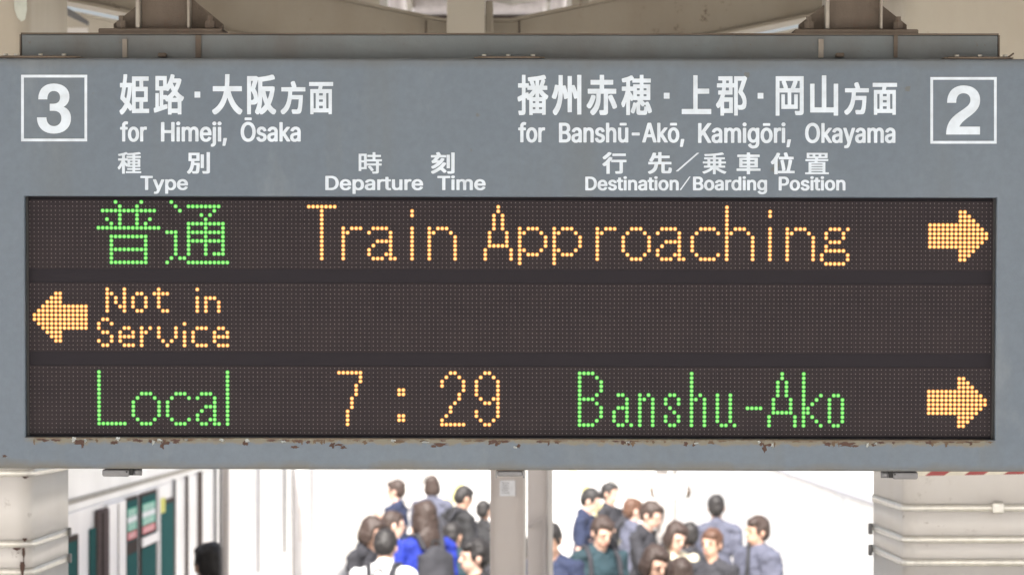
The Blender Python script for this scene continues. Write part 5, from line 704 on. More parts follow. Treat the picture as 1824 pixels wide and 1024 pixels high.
  ('3', 'w', '682 1775 4 -56 10 -50 18 -45 24 -39 32 -32 37 -26 44 -19 51 -11 56 -4 55 4 49 10 45 16 38 22 32 27 25 32 19 36 11 40 4 43 -1 28 -4 26 -7 25 -9 22 -12 21 -14 18 -16 17 -18 15 -20 13 26 13 24 15 20 18 18 21 15 23 11 25 8 27 5 29 2 31 -4 54 -14 49 -21 44 -29 37 -35 32 -42 25 -48 18 -53 11 -58 4 -59 -4 -53 -12 -48 -19 -41 -26 -35 -33 -28 -40 -20 -46 -13 -52 -5 -57 168 0 3 32 6 28 10 25 12 21 16 17 18 14 21 10 24 6 26 2 25 -2 23 -6 21 -10 18 -13 15 -16 12 -19 9 -21 6 -24 2 -26 -2 -29 -6 -26 -10 -21 -14 -19 -16 -14 -20 -12 -23 -8 -25 -4 -27 -2 -64 0 0 -125 59 0 25 -2 23 -4 20 -7 17 -10 14 -13 11 -16 8 -18 5 -20 2 -23 -2 -22 -4 -21 -8 -18 -10 -15 -13 -14 -16 -10 -17 -8 -20 -4 -22 -2 -24 2 -21 6 -19 10 -15 13 -13 17 -10 20 -7 24 -5 27 -1 30'),
  ('2', 'w', '16870 1836 4 -61 12 -55 19 -49 27 -42 34 -36 41 -28 47 -21 53 -13 59 -4 57 4 52 11 46 17 40 25 34 30 27 36 20 40 12 46 4 50 -2 37 -6 34 -10 32 -14 30 -19 30 -22 28 -27 28 -32 28 -36 29 -29 22 -29 21 -26 21 -25 20 -23 21 -21 21 -19 23 -16 23 -14 26 368 0 0 140 -603 0 3 -60 9 -54 14 -49 20 -45 24 -41 30 -38 36 -36 40 -35 46 -34 39 -27 36 -24 33 -23 29 -23 26 -22 20 -23 15 -24 10 -26 3 -30 -2 -24 -5 -22 -8 -19 -12 -16 -14 -14 -17 -11 -19 -8 -22 -4 -24 -2 -28 2 -24 7 -21 10 -18 15 -14 19 -12 24 -8 27 -4 31 -2 35')]
YL = FR - 0.0007
def plate_from_loops(name, loops, label):
    c = bpy.data.curves.new('outline', 'CURVE'); c.dimensions = '2D'; c.fill_mode = 'BOTH'
    for P in loops:
        sp = c.splines.new('POLY'); sp.points.add(len(P) - 1)
        for q, (px, py) in zip(sp.points, P):
            x, z = S(px, py, YL); q.co = (x, z, 0, 1)
        sp.use_cyclic_u = True
    t = bpy.data.objects.new('outline', c); sc.collection.objects.link(t)
    dg = bpy.context.evaluated_depsgraph_get(); dg.update()
    me = bpy.data.meshes.new_from_object(t.evaluated_get(dg)); bpy.data.objects.remove(t); bpy.data.curves.remove(c)
    for v in me.vertices: v.co = (v.co.x, YL, v.co.y)
    me.name = name
    me.update()
    o = link(name, me, M['letter'], sign)
    # make the face look at the viewer
    if me.polygons and me.polygons[0].normal.y > 0: me.flip_normals()
    if label: o['label'] = label
    return o
cnt = {}
for t, k, s in GLYPHS:
    loops = []
    for L in s.split('|'):
        v = list(map(int, L.split())); x = y = 0; P = []
        if k == 'w' and t in '32': pass
        for i in range(0, len(v), 2): x += v[i]; y += v[i + 1]; P.append((x / 10, y / 10))
        loops.append(P)
    plate_from_loops('printed_character' if k == 'k' else ('platform_number' if t in '32' else 'printed_word'), loops,
                     'white printed %s' % t if k == 'k' else 'white printed %s' % t)
def Q(*pts): return [list(pts)]
for x, y0, y1 in ((346.5, 163.7, 174.4), (1182.4, 165.8, 176.2), (1349.6, 166, 176.2)):
    plate_from_loops('printed_dot', Q((x, y0), (x + 10.2, y0), (x + 10.2, y1), (x, y1)), None)
plate_from_loops('printed_slash', Q((1241.5, 272.5), (1245.6, 272.5), (1207.8, 305.5), (1203.4, 305.5)), None)
plate_from_loops('printed_slash', Q((1227.8, 314.8), (1230.2, 314.8), (1213.2, 338.5), (1210.6, 338.5)), None)
for x0, y0, x1, y1, dy in ((37.6, 133.7, 155.4, 252.2, 0.1), (1657.2, 137.8, 1775.5, 256.3, 0.15)):
    tk = 4.9
    loops = [[(x0, y0), (x1, y0), (x1 - .2, y1), (x0, y1)], [(x0 + tk, y0 + tk), (x1 - tk, y0 + tk), (x1 - tk, y1 - tk), (x0 + tk, y1 - tk)]]
    plate_from_loops('number_frame', loops, None)

# mounting beam, hangers, hinges, latches
def sb(name, px0, px1, py0, py1, y0, y1, mat, parent=sign, bev=0.0, d=None):
    d = y0 if d is None else d
    xa, za = S(px0, (py0 + py1) / 2, d)[0], S((px0 + px1) / 2, py0, d)[1]
    xb, zb_ = S(px1, (py0 + py1) / 2, d)[0], S((px0 + px1) / 2, py1, d)[1]
    return box(name, xa, xb, y0, y1, za, zb_, mat, parent, bev)
bx0, bz0 = S(38, 62, 0.05); bx1 = S(1778, 62, 0.05)[0]
bz0 = (S(200, 61.5, 0.05)[1] + S(1600, 63.5, 0.05)[1]) / 2
beam = box('mounting_beam', bx0, bx1, 0.05, 0.20, zt + 0.0005, bz0, M['beam'], sign, 0.002)
# thin rusty upper edge of the beam
box('beam_edge', bx0 - 0.001, bx1 + 0.001, 0.047, 0.203, bz0 + 0.0002, bz0 + 0.004, M['rusty'], sign)
box('beam_end', bx0 - 0.004, bx0 - 0.0005, 0.048, 0.202, zt + 0.0008, bz0, M['rusty'], sign); box('beam_end', bx1 + 0.0005, bx1 + 0.004, 0.048, 0.202, zt + 0.0008, bz0, M['rusty'], sign)
for px0, px1, m_, y0 in ((218, 226, 'flange', 70), (348, 358, 'rusty', 63), (1458, 1467, 'flange', 70), (1592, 1599, 'rusty', 63)):  # dark bars put a plate's shadow on the beam; pale ones are tabs
    sb('tab_or_shadow', px0, px1, y0, 103, 0.043, 0.0495, M[m_])
for px0, px1 in ((281, 295), (1489, 1504)):
    sb('beam_stud', px0, px1, 94.5, 102, 0.02, 0.0495, M['rusty'], bev=0.002)
def hanger(px0, px1, g0, g1, b0, b1, yb, lab):
    # base plate on the beam
    sb('base_plate', b0, b1, yb - 10, yb + 1.2, 0.055, 0.195, M['rusty'], bev=0.0025)
    x0, z0 = S(px0, yb - 10, 0.07); x1 = S(px1, yb - 10, 0.07)[0]
    top = 1.35
    h = empty('hanger_post', ((x0 + x1) / 2, 0.12, z0)); h.parent = sign; h['label'] = lab
    hw = (x1 - x0) / 2
    box('web', -hw + 0.011, hw - 0.0065, -0.03, -0.018, 0.0, top, M['rusty'], h)
    box('flange', -hw, -hw + 0.0095, -0.055, 0.06, 0.0, top, M['flange'], h, 0.002)
    box('flange', hw - 0.006, hw, -0.055, 0.06, 0.0, top, M['flange'], h, 0.002)  # pale colour puts in the thin highlight along this edge
    s_ = 8.0 / FPX
    for sgn, gx in ((-1, px0 - g0), (1, g1 - px1)):
        gh = gx * s_
        pts = [(sgn * (hw + 0.0005), 0.001), (sgn * (hw + gh), 0.001), (sgn * (hw + gh), 0.012), (sgn * (hw + 0.0005), gh * 0.98)]
        prism('gusset', pts, -0.012, -0.002, M['rusty'], h)
        x = sgn * (hw + gh * 0.62)
        bm2 = bmesh.new(); addtube(bm2, (x, -0.038, 0.001), (x, -0.038, 0.018), 0.012, 6); addtube(bm2, (x, -0.038, 0.018), (x, -0.038, 0.03), 0.0065, 8)
        bobj('anchor_bolt', bm2, M['rusty'], h)
    return h
hanger(242, 338, 198, 395, 175, 396, 61, 'brown rusty steel hanger on the left')
hanger(1470, 1572, 1424, 1618, 1415, 1636, 62.5, 'brown rusty steel hanger on the right')
for (a, b_, bolts) in ((-8, 142, (8, 27, 70, 112)), (844, 970, (862, 905, 949)), (1682, 1806, (1706, 1747, 1792))):
    hx0, hx1 = S(a, 100, FR)[0], S(b_, 100, FR)[0]
    hg = box('hinge', hx0, hx1, FR + 0.006, 0.045, zt + 0.0012, zt + 0.0042, M['rusty'], sign, 0.0008)
    tube('hinge_pin', (hx0 + 0.01, FR + 0.006, zt + 0.003), (hx1 - 0.01, FR + 0.006, zt + 0.003), 0.0026, M['rusty'], hg, 8)
    for q in bolts:
        x = S(q, 100, FR)[0]
        tube('hinge_bolt', (x, FR + 0.018, zt + 0.0043), (x, FR + 0.018, zt + 0.0105), 0.0052, M['bolt'], hg, 8)
tube('wire_end', (S(1797, 100, FR)[0], 0.0, zt + 0.004), (S(1808, 90, FR)[0], 0.0, zt + 0.014), 0.0022, M['rusty'], sign)
def latch(px0, px1, flip, plain_=False):
    x0, x1 = S(px0, 845, 0.0)[0], S(px1, 845, 0.0)[0]
    h = empty('latch', ((x0 + x1) / 2, 0.01, zb)); h.parent = sign
    wd = x1 - x0; s = -1 if flip else 1
    bm2 = bmesh.new()
    if plain_:
        addbox(bm2, -wd / 2, wd / 2, -0.012, 0.012, -0.016, -0.0025, 0.004, 3); bobj('latch_body', bm2, M['clip'], h)
        box('mount', -wd / 2 - 0.002, wd / 2 + 0.002, -0.016, 0.02, -0.0024, -0.0003, M['rusty'], h)
        box('latch_tab', -wd / 2 - 0.004, -wd / 2 - 0.0005, -0.01, 0.01, -0.02, -0.0025, M['clip'], h); box('latch_tab', wd / 2 + 0.0005, wd / 2 + 0.004, -0.01, 0.01, -0.02, -0.0025, M['clip'], h)
        return
    a, b = -wd / 2, wd / 2 - wd * 0.30
    if flip: a, b = -b, -a
    addbox(bm2, min(a, b), max(a, b), -0.014, 0.014, -0.0195, -0.0025, 0.0045, 3); bobj('latch_body', bm2, M['clip'], h)
    c0 = s * (wd / 2 - wd * 0.25)
    box('latch_tab', c0 - 0.004, c0 + 0.004, -0.012, 0.012, -0.0165, -0.0005, M['black'], h)
    c1 = s * (wd / 2 - wd * 0.1)
    bm3 = bmesh.new(); addtube(bm3, (c1 - 0.010, 0, -0.009), (c1 + 0.010, 0, -0.009), 0.0085, 14); bobj('latch_barrel', bm3, M['clip'], h, True)
    tube('latch_screw', (s * (wd / 2 - wd * 0.36), -0.0152, -0.008), (s * (wd / 2 - wd * 0.36), -0.0135, -0.008), 0.0022, M['black'], h, 8)
latch(182, 251, False); latch(1571, 1635, True); latch(886, 931, False, True)

# peeling paint: irregular rusty scabs and lifted chips along the lower lip
random.seed(21)
def chip(px, py, w_, h_, mat, lift=0.0, name='rust_scab'):
    n = 16; P = []
    for i in range(n):
        a = 2 * math.pi * i / n; k = random.uniform(0.42, 1.25)
        P.append((px + w_ / 2 * k * math.cos(a), py - h_ / 2 * k * math.sin(a)))
    vs = []
    for i, (x, y) in enumerate(P):
        X, Z = S(x, y, FR); vs.append((X, FR - 0.0005 - (lift * random.uniform(0.2, 1)), Z))
    X, Z = S(px, py, FR); vs.append((X, FR - 0.0006, Z))
    f = [(i, (i + 1) % n, n) for i in range(n)]
    return mesh(name, vs, f, mat, sign)
scab2 = plain('light_rust', (0.105, 0.07, 0.045), 0.9)
def fine_rust():
    rnd = random.Random(5)
    for k in range(95):
        px = rnd.uniform(55, 1765); base = 780 + (px - 45) / 1727 * 4.6
        h_ = rnd.choice((3, 4, 4, 6, 9, 12)) * rnd.uniform(0.7, 1.1); w_ = rnd.uniform(3, 9) if h_ > 7 else rnd.uniform(5, 20)
        chip(px, base + h_ / 2 + 1, w_, h_, scab2 if k % 3 else M['rust'])
chipm = plain('lifted_paint_chip', (0.36, 0.38, 0.38), 0.5)
for (px, py, w_, h_) in ((100, 784, 22, 5), (141, 786, 22, 10), (147, 793, 7, 11), (242, 784, 18, 6), (289, 793, 8, 13), (296, 789, 22, 6), (314, 786, 14, 9), (438, 789, 12, 9),
        (525, 796, 18, 6), (592, 792, 12, 12), (603, 792, 18, 5), (612, 796, 12, 6), (784, 792, 30, 7), (772, 794, 12, 5), (924, 794, 8, 7), (1362, 797, 10, 17), (1370, 792, 16, 8), (1356, 790, 8, 8),
        (1474, 791, 16, 8), (1509, 791, 30, 9), (1522, 794, 18, 6), (1568, 788, 18, 5), (1655, 788, 14, 6), (8, 812, 9, 6), (204, 788, 16, 6), (268, 786, 9, 8), (1222, 790, 9, 9), (1236, 792, 7, 6), (1556, 792, 8, 6)):
    chip(px, py, w_, h_, M['rust'])
for (px, py, w_, h_) in ((132, 782, 9, 9), (152, 784, 6, 8), (210, 781, 9, 7), (273, 788, 6, 9), (284, 783, 10, 5), (440, 784, 9, 6), (505, 786, 10, 6), (700, 784, 9, 6), (757, 787, 14, 4), (918, 796, 8, 5), (1119, 787, 8, 5),
        (1352, 787, 6, 6), (1376, 793, 5, 10), (1545, 793, 5, 10), (1560, 790, 9, 4), (1240, 789, 8, 4), (395, 783, 10, 5), (332, 783, 8, 4)):
    chip(px, py, w_, h_, chipm, 0.004, 'paint_flake')
fine_rust()
# ================================================================ PEOPLE
def capsule_chain(bm, pts, n=12):
    'rounded, tapering chain of (co, radius)'
    for co, r in pts:
        bmesh.ops.create_icosphere(bm, subdivisions=2, radius=r, matrix=Matrix.Translation(co))
    for (a, ra), (b, rb) in zip(pts, pts[1:]): addtube(bm, a, b, ra * 0.98, n, rb * 0.98)
def ell(bm, co, r, rot=None):
    Mx = Matrix.Translation(co) @ (rot.to_matrix().to_4x4() if rot else Matrix.Identity(4)) @ Matrix.Diagonal((*r, 1))
    bmesh.ops.create_icosphere(bm, subdivisions=3, radius=1, matrix=Mx)
def remeshed(name, bm, vox, smooth=4):
    me = bpy.data.meshes.new(name); bm.to_mesh(me); bm.free()
    t = bpy.data.objects.new('t', me); sc.collection.objects.link(t)
    md = t.modifiers.new('r', 'REMESH'); md.mode = 'VOXEL'; md.voxel_size = vox; md.use_smooth_shade = True
    s = t.modifiers.new('s', 'SMOOTH'); s.factor = 0.5; s.iterations = smooth
    dg = bpy.context.evaluated_depsgraph_get(); dg.update()
    out = bpy.data.meshes.new_from_object(t.evaluated_get(dg)); bpy.data.objects.remove(t); bpy.data.meshes.remove(me)
    out.name = name; out.materials.clear(); out.materials.append(M['paper'])
    for p in out.polygons: p.use_smooth = True
    return out
V3 = Vector
def head_pts(nod):
    'head centre and frame for a head tilted forward by nod radians'
    q = Matrix.Rotation(nod, 4, 'X')
    pivot = V3((0, 0.01, 1.44))
    return lambda v: pivot + (q @ (V3(v) - pivot)) , q.to_quaternion()
def arms(pose):
    if pose == 'phone':
        L = [((0.185, 0.0, 1.36), 0.047), ((0.23, -0.03, 1.10), 0.038), ((0.13, -0.27, 1.14), 0.028)]
        Rr = [((-0.185, 0.0, 1.36), 0.047), ((-0.24, -0.10, 1.12), 0.038), ((-0.12, -0.28, 1.33), 0.028)]
    elif pose == 'fold':
        L = [((0.185, 0.0, 1.36), 0.047), ((0.22, -0.02, 1.08), 0.038), ((0.06, -0.2, 1.06), 0.028)]
        Rr = [((-0.185, 0.0, 1.36), 0.047), ((-0.22, -0.02, 1.08), 0.038), ((-0.06, -0.2, 1.10), 0.028)]
    else:
        L = [((0.185, 0.0, 1.36), 0.047), ((0.225, 0.01, 1.08), 0.038), ((0.22, -0.07, 0.84), 0.027)]
        Rr = [((-0.185, 0.0, 1.36), 0.047), ((-0.225, 0.01, 1.08), 0.038), ((-0.22, -0.07, 0.84), 0.027)]
    return [[(V3(c), r) for c, r in a] for a in (L, Rr)]
def hand(bm, arm):
    (e, _), (wv, _) = arm[1], arm[2]; d = (wv - e).normalized(); side = d.cross(V3((0, 1, 0)) if abs(d.y) < 0.7 else V3((0, 0, 1))).normalized(); nrm = d.cross(side)
    palm = wv + d * 0.055
    capsule_chain(bm, [(wv, 0.026), (palm - side * 0.012, 0.022)]); capsule_chain(bm, [(wv, 0.026), (palm + side * 0.018, 0.022)])
    for k, ln in enumerate((0.058, 0.068, 0.064, 0.05)):
        b = palm + side * (-0.03 + 0.02 * k) + d * 0.015
        m_ = b + d * ln * 0.5 + nrm * 0.004; t = m_ + d * ln * 0.42 + nrm * 0.022
        capsule_chain(bm, [(b, 0.0095), (m_, 0.009), (t, 0.008)], 8)
    b = wv + d * 0.02 - side * 0.022
    capsule_chain(bm, [(b, 0.012), (b + d * 0.03 - side * 0.022, 0.0105), (b + d * 0.058 - side * 0.02, 0.009)], 8)
def legs():
    return [[(V3((s * 0.09, 0.01, 0.9)), 0.098), (V3((s * 0.1, 0, 0.66)), 0.072), (V3((s * 0.105, -0.01, 0.49)), 0.056), (V3((s * 0.11, 0.02, 0.33)), 0.052), (V3((s * 0.11, 0.03, 0.09)), 0.036)] for s in (1, -1)]
def torso(bm, gr=0.0):
    ell(bm, (0, 0.01, 1.24), (0.165 + gr, 0.108 + gr, 0.2 + gr)); ell(bm, (0, 0.015, 1.05), (0.14 + gr, 0.098 + gr, 0.17 + gr)); ell(bm, (0, 0.015, 0.93), (0.165 + gr, 0.115 + gr, 0.13 + gr))
    for s in (1, -1): capsule_chain(bm, [(V3((0, 0.015, 1.4)), 0.062 + gr), (V3((s * 0.175, 0.005, 1.365)), 0.055 + gr)])
def build_body(pose, nod):
    f, q = head_pts(nod); bm = bmesh.new()
    torso(bm); capsule_chain(bm, [(V3((0, 0.015, 1.36)), 0.062), (f((0, 0.0, 1.50)), 0.054)])
    ell(bm, f((0, 0.008, 1.60)), (0.076, 0.094, 0.098), q); ell(bm, f((0, -0.02, 1.545)), (0.058, 0.068, 0.078), q)
    ell(bm, f((0, -0.052, 1.50)), (0.028, 0.028, 0.022), q)
    capsule_chain(bm, [(f((0, -0.083, 1.60)), 0.009), (f((0, -0.102, 1.563)), 0.014)], 8)
    for s in (1, -1):
        ell(bm, f((s * 0.079, 0.006, 1.572)), (0.010, 0.019, 0.032), q)
        ell(bm, f((s * 0.031, -0.078, 1.588)), (0.014, 0.008, 0.008), q); ell(bm, f((s * 0.033, -0.083, 1.612)), (0.022, 0.008, 0.006), q)
    ell(bm, f((0, -0.082, 1.524)), (0.024, 0.010, 0.009), q)
    for a in arms(pose): capsule_chain(bm, a); hand(bm, a)
    for l in legs():
        capsule_chain(bm, l); an = l[-1][0]
        capsule_chain(bm, [(an + V3((0, 0.03, -0.045)), 0.036), (an + V3((0, -0.07, -0.055)), 0.034), (an + V3((0, -0.15, -0.062)), 0.027)])
    return remeshed('body', bm, 0.0085, 3)
def build_hair(style, nod):
    f, q = head_pts(nod); bm = bmesh.new()
    ell(bm, f((0, 0.024, 1.624)), (0.087, 0.098, 0.096), q); ell(bm, f((0, 0.05, 1.585)), (0.080, 0.070, 0.085), q)
    ell(bm, f((0.012, -0.035, 1.668)), (0.066, 0.048, 0.036), q); ell(bm, f((0.02, -0.066, 1.655)), (0.046, 0.022, 0.026), q)
    for s in (1, -1): ell(bm, f((s * 0.070, -0.012, 1.61)), (0.012, 0.04, 0.05), q)
    if style == 'long':
        ell(bm, f((0, 0.055, 1.53)), (0.092, 0.06, 0.13), q); ell(bm, (0, 0.085, 1.42), (0.095, 0.045, 0.12))
        for s in (1, -1): ell(bm, f((s * 0.072, -0.01, 1.56)), (0.022, 0.045, 0.11), q)
    if style == 'bob':
        ell(bm, f((0, 0.045, 1.55)), (0.098, 0.07, 0.10), q)
        for s in (1, -1): ell(bm, f((s * 0.078, -0.012, 1.56)), (0.02, 0.05, 0.085), q)
    me = remeshed('hair', bm, 0.009, 2)
    for v in me.vertices:
        n_ = noise.noise(v.co * 30) * 0.006 + noise.noise(V3((v.co.x * 90, v.co.y * 90, v.co.z * 12))) * 0.004
        v.co += v.normal * n_
    return me
def build_shirt(pose, sleeve, loose):
    bm = bmesh.new(); torso(bm, 0.014 + loose)
    for a in arms(pose):
        sh, el, wr = a
        if sleeve == 'short': end = (sh[0].lerp(el[0], 0.78), 0.060 + loose); capsule_chain(bm, [(sh[0], 0.068 + loose), end])
        else: capsule_chain(bm, [(sh[0], 0.066 + loose), (el[0], 0.053 + loose), (wr[0], 0.040 + loose * 0.5)])
    capsule_chain(bm, [(V3((0, 0.02, 1.38)), 0.078), (V3((0, 0.022, 1.435)), 0.068)])
    me = remeshed('shirt', bm, 0.012, 3)
    for v in me.vertices:
        c = v.co; k = noise.noise(V3((c.x * 9, c.y * 9, c.z * 14))) * 0.020 + noise.noise(c * 26) * 0.009
        c += v.normal * k
    return me
def build_trousers():
    bm = bmesh.new(); ell(bm, (0, 0.015, 0.93), (0.178, 0.128, 0.14))
    for l in legs(): capsule_chain(bm, [(c, r + 0.02) for c, r in l])
    return remeshed('trousers', bm, 0.016, 3)
def build_shoes():
    bm = bmesh.new()
    for l in legs():
        an = l[-1][0]; capsule_chain(bm, [(an + V3((0, 0.035, -0.042)), 0.045), (an + V3((0, -0.08, -0.05)), 0.041), (an + V3((0, -0.165, -0.058)), 0.032)])
    return remeshed('shoes', bm, 0.014, 2)
def build_pack():
    bm = bmesh.new(); ell(bm, (0, 0.21, 1.16), (0.15, 0.085, 0.23)); ell(bm, (0, 0.26, 1.09), (0.12, 0.06, 0.14)); addbox(bm, -0.13, 0.13, 0.14, 0.25, 0.96, 1.32)
    me = remeshed('pack_body', bm, 0.014, 6)
    for v in me.vertices: v.co += v.normal * (noise.noise(v.co * 14) * 0.008)
    bm = bmesh.new()
    for s in (1, -1):
        P = [V3((s * 0.075, 0.16, 1.36)), V3((s * 0.095, 0.09, 1.452)), V3((s * 0.115, -0.01, 1.450)), V3((s * 0.125, -0.10, 1.37)), V3((s * 0.13, -0.13, 1.24)), V3((s * 0.16, -0.10, 1.08)), V3((s * 0.19, 0.04, 0.99)), V3((s * 0.13, 0.16, 0.98))]
        capsule_chain(bm, [(p, 0.022) for p in P], 8)
    st = remeshed('pack_strap', bm, 0.011, 2)
    bm = bmesh.new(); capsule_chain(bm, [(V3((-0.035, 0.2, 1.375)), 0.009), (V3((-0.025, 0.2, 1.42)), 0.009), (V3((0.025, 0.2, 1.42)), 0.009), (V3((0.035, 0.2, 1.375)), 0.009)], 8)
    lp = bpy.data.meshes.new('carry_loop'); bm.to_mesh(lp); bm.free(); lp.materials.append(M['paper'])
    bm = bmesh.new(); addbox(bm, -0.095, 0.095, 0.318, 0.328, 1.06, 1.068); zp = bpy.data.meshes.new('zip'); bm.to_mesh(zp); bm.free(); zp.materials.append(M['bolt'])
    return me, st, lp, zp
BODY, HAIR, SHIRT = {}, {}, {}
def build_face(nod):
    f, q = head_pts(nod); out = []
    for nm, items in (('eye', (((0.031, -0.0865, 1.588), (0.0105, 0.003, 0.0048)),)), ('eye', (((-0.031, -0.0865, 1.588), (0.0105, 0.003, 0.0048)),)),
                      ('eyebrow', (((0.033, -0.0915, 1.615), (0.019, 0.003, 0.0035)),)), ('eyebrow', (((-0.033, -0.0915, 1.615), (0.019, 0.003, 0.0035)),)),
                      ('lips', (((0, -0.0925, 1.524), (0.022, 0.004, 0.0065)),))):
        bm = bmesh.new()
        for c, r in items: ell(bm, f(c), r, q)
        me = bpy.data.meshes.new(nm); bm.to_mesh(me); bm.free(); me.materials.append(M['paper']); out.append(me)
    return out
FACE = {}; LIP = plain('lip_tone', (0.36, 0.13, 0.11), 0.5)
TR, SH = build_trousers(), build_shoes(); PACK = build_pack()
NOD = {'plain': 0.05, 'down': 0.42}
def cloth(name, col):
    m, nt, b = newmat(name)
    r = ramp(nt, noise_fac(nt, 12, 5, 0.6), [(0.3, (*[c * 0.8 for c in col], 1)), (0.7, (*[min(1, c * 1.12) for c in col], 1))])
    nt.links.new(r.outputs[0], b.inputs['Base Color']); b.inputs['Roughness'].default_value = 0.85; return m
C = {k: cloth(k + '_cloth', v) for k, v in dict(navy=(0.012, 0.019, 0.05), black=(0.016, 0.016, 0.018), white=(0.72, 0.72, 0.73), blue=(0.006, 0.02, 0.24), teal=(0.010, 0.030, 0.040),
     lavender=(0.075, 0.08, 0.115), grey=(0.022, 0.022, 0.028), cream=(0.6, 0.55, 0.42), sand=(0.38, 0.27, 0.18), charcoal=(0.02, 0.02, 0.026), denim=(0.035, 0.05, 0.10), orange=(0.36, 0.20, 0.13)).items()}
SK = [plain('skin_tone_%s' % n, c, 0.5) for n, c in (('fair', (0.52, 0.33, 0.25)), ('warm', (0.46, 0.28, 0.20)), ('light', (0.58, 0.38, 0.30)))]
def hairm(name, c):
    m, nt, b = newmat(name); r = ramp(nt, noise_fac(nt, 60, 3, 0.6, (4, 4, 0.3)), [(0.3, (*[x * 0.7 for x in c], 1)), (0.75, (*[x * 1.6 for x in c], 1))])
    nt.links.new(r.outputs[0], b.inputs['Base Color']); b.inputs['Roughness'].default_value = 0.62; return m
HR = {'black': hairm('black_hair', (0.012, 0.010, 0.010)), 'brown': hairm('dark_brown_hair', (0.030, 0.018, 0.014)), 'chestnut': hairm('chestnut_hair', (0.07, 0.032, 0.018))}
def setm(o, m):
    o.material_slots[0].link = 'OBJECT'; o.material_slots[0].material = m
def person(px, py, D, face, pose, tilt_, style, hair, shirt, sleeve, skin, label, pack=None, loose=0.0, scale=None):
    'head centre at pixel (px, py) and distance D; face: 0 looks at the camera, 180 away'
    kb, kh, ks = (pose, tilt_), (style, tilt_), (pose, sleeve, loose)
    if kb not in BODY: BODY[kb] = build_body(pose, NOD[tilt_])
    if kh not in HAIR: HAIR[kh] = build_hair(style, NOD[tilt_])
    if ks not in SHIRT: SHIRT[ks] = build_shirt(pose, sleeve, loose)
    if tilt_ not in FACE: FACE[tilt_] = build_face(NOD[tilt_])
    p = W(px, py + 5, D); s = p.z / (1.59 if tilt_ == 'plain' else 1.56)
    s = min(1.12, max(0.86, s)) 
    rt = empty('person', (p.x, p.y, 0)); rt.rotation_euler = (0, 0, R(face)); rt.scale = (s, s, s)
    tag(rt, label, 'person', 'passengers waiting on the platform')
    for nm, me, mt in (('body', BODY[kb], SK[skin]), ('hair', HAIR[kh], HR[hair]), ('shirt', SHIRT[ks], C[shirt]), ('trousers', TR, C['charcoal']), ('shoes', SH, C['black'])):
        o = link(nm, me, None, rt); setm(o, mt)
    for me, mt in zip(FACE[tilt_], (HR['black'],) * 4 + (LIP,)):
        o = link(me.name.split('.')[0], me, None, rt); setm(o, mt)
    if pack:
        b = empty('backpack', (p.x, p.y, 0)); b.rotation_euler = rt.rotation_euler; b.scale = rt.scale
        tag(b, pack[1], 'backpack')
        for nm, me, mt in zip(('pack_body', 'strap', 'carry_loop', 'zip'), PACK, (C[pack[0]], C['charcoal'], C['black'], M['bolt'])):
            o = link(nm, me, None, b); setm(o, mt)
    return rt
P = person
P(374, 1000, 19.8, 200, 'plain', 'plain', 'short', 'black', 'charcoal', 'short', 1, 'person seen from behind, alone beside the train at the lower left')
P(706, 868, 36.6, 250, 'phone', 'plain', 'short', 'brown', 'navy', 'short', 2, 'person in a navy shirt looking at a phone, at the left rear of the crowd')
P(770, 860, 38.5, 170, 'plain', 'plain', 'bob', 'brown', 'lavender', 'short', 0, 'person at the back of the crowd, just above the long haired person')
P(818, 884, 34, 120, 'plain', 'down', 'short', 'black', 'black', 'long', 1, 'person in black with a backpack left of the central post', pack=('charcoal', 'dark backpack on the person in black left of the central post'))
P(862, 905, 35, 150, 'plain', 'plain', 'short', 'black', 'black', 'long', 1, 'person in dark clothes half hidden behind the central post')
P(653, 944, 27, 60, 'fold', 'down', 'bob', 'brown', 'charcoal', 'short', 0, 'person with bobbed hair leaning in at the left end of the crowd')
P(700, 928, 29.5, 100, 'plain', 'plain', 'short', 'brown', 'white', 'short', 2, 'person in a white shirt behind the bobbed hair person')
P(757, 915, 26.6, 205, 'plain', 'plain', 'long', 'brown', 'blue', 'short', 1, 'person with long brown hair and bright blue shirt seen from behind', pack=('grey', 'large dark grey backpack on the long haired person in blue'))
P(684, 972, 24.0, 170, 'plain', 'down', 'short', 'black', 'white', 'short', 0, 'person in a white shirt seen from behind in front of the blue shirt', pack=('charcoal', 'dark backpack over a white shirt, lowest at the left of the crowd'))
P(807, 948, 28.5, 150, 'plain', 'plain', 'short', 'black', 'teal', 'long', 1, 'person in dark green between the blue shirt and the central post')
P(846, 985, 22.9, 290, 'plain', 'plain', 'short', 'black', 'black', 'short', 2, 'near person in black turned to the right beside the central post')
P(1043, 888, 33.5, 75, 'plain', 'down', 'short', 'black', 'navy', 'short', 2, 'person in navy bending the head, right rear of the two posts')
P(1086, 873, 36.5, 60, 'phone', 'plain', 'short', 'black', 'charcoal', 'long', 0, 'rearmost person right of the two posts')
P(985, 958, 25.2, 340, 'fold', 'down', 'short', 'black', 'navy', 'short', 1, 'person in a navy shirt looking down beside the pale posts')
P(947, 990, 27, 190, 'plain', 'plain', 'short', 'black', 'black', 'long', 1, 'person in black mostly hidden by the central post', pack=('black', 'black backpack peeking out right of the central post'))
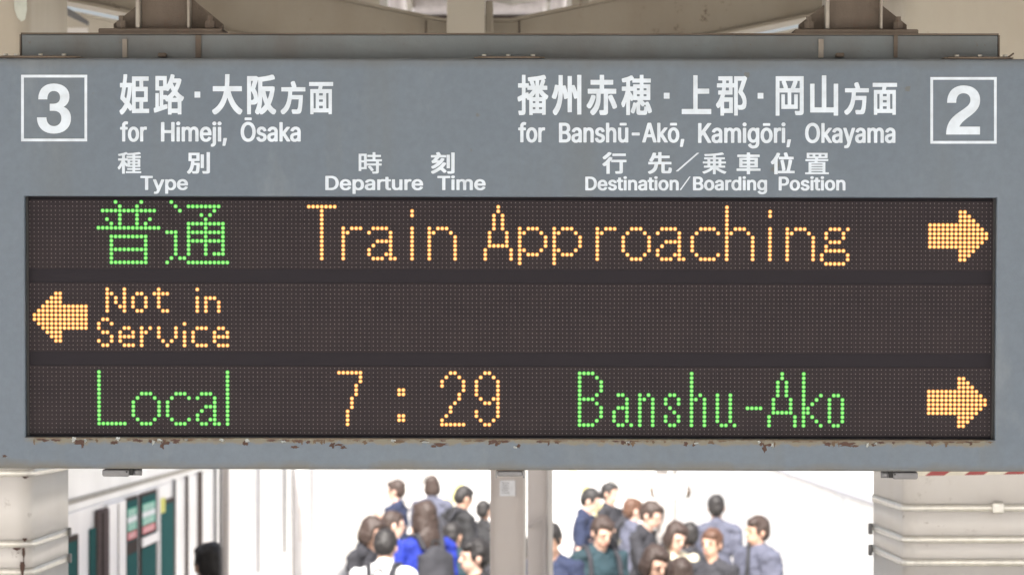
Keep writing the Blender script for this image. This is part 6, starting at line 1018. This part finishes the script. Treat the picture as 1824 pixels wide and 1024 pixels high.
P(1067, 944, 26.4, 25, 'plain', 'down', 'short', 'brown', 'teal', 'short', 0, 'person in a teal shirt looking down, right of the pale posts', pack=('charcoal', 'dark backpack of the person in teal'))
P(1150, 914, 30, 60, 'phone', 'down', 'short', 'brown', 'charcoal', 'long', 2, 'person in dark sleeves below the round sign')
P(1128, 903, 32.5, 110, 'plain', 'plain', 'short', 'chestnut', 'lavender', 'short', 2, 'person in pale grey behind the dark sleeved one')
P(1198, 952, 27, 30, 'plain', 'down', 'bob', 'brown', 'cream', 'short', 2, 'pale faced person in a cream shirt facing the camera')
P(1227, 948, 28.5, 200, 'plain', 'plain', 'short', 'black', 'grey', 'short', 1, 'dark haired person in grey next to the cream shirt')
P(1160, 1000, 22.6, 30, 'plain', 'down', 'bob', 'brown', 'black', 'short', 0, 'near person with dark bobbed hair at the bottom right of the crowd')
P(1212, 1018, 22.2, 195, 'plain', 'plain', 'long', 'brown', 'grey', 'short', 0, 'near person whose long brown hair is seen from behind')
P(1276, 898, 31.8, 175, 'plain', 'plain', 'short', 'black', 'lavender', 'short', 1, 'tall person in pale grey standing behind the reddish haired person')
P(1268, 962, 26, 330, 'plain', 'plain', 'short', 'chestnut', 'grey', 'short', 1, 'person with reddish brown hair in a dark shirt beside the lavender grey shirt')
P(1349, 940, 26.6, 300, 'plain', 'plain', 'short', 'brown', 'lavender', 'short', 1, 'person in a lavender grey shirt with a shoulder strap, at the right end', loose=0.03)
# loose shoulder strap of the rightmost person
p = W(1349, 940, 26.6)
bm = bmesh.new(); capsule_chain(bm, [(V3((-0.06, 0.05, 1.47)), 0.014), (V3((0.0, -0.08, 1.44)), 0.014), (V3((0.12, -0.175, 1.2)), 0.014), (V3((0.2, -0.12, 0.95)), 0.014)], 8)
addbox(bm, 0.19, 0.30, -0.15, 0.02, 0.66, 0.95, 0.02)
o = bobj('shoulder_bag', bm, C['black'], None, True); o.location = (p.x, p.y, 0); o.rotation_euler = (0, 0, R(300)); tag(o, 'small black shoulder bag on the person in lavender grey', 'bag')
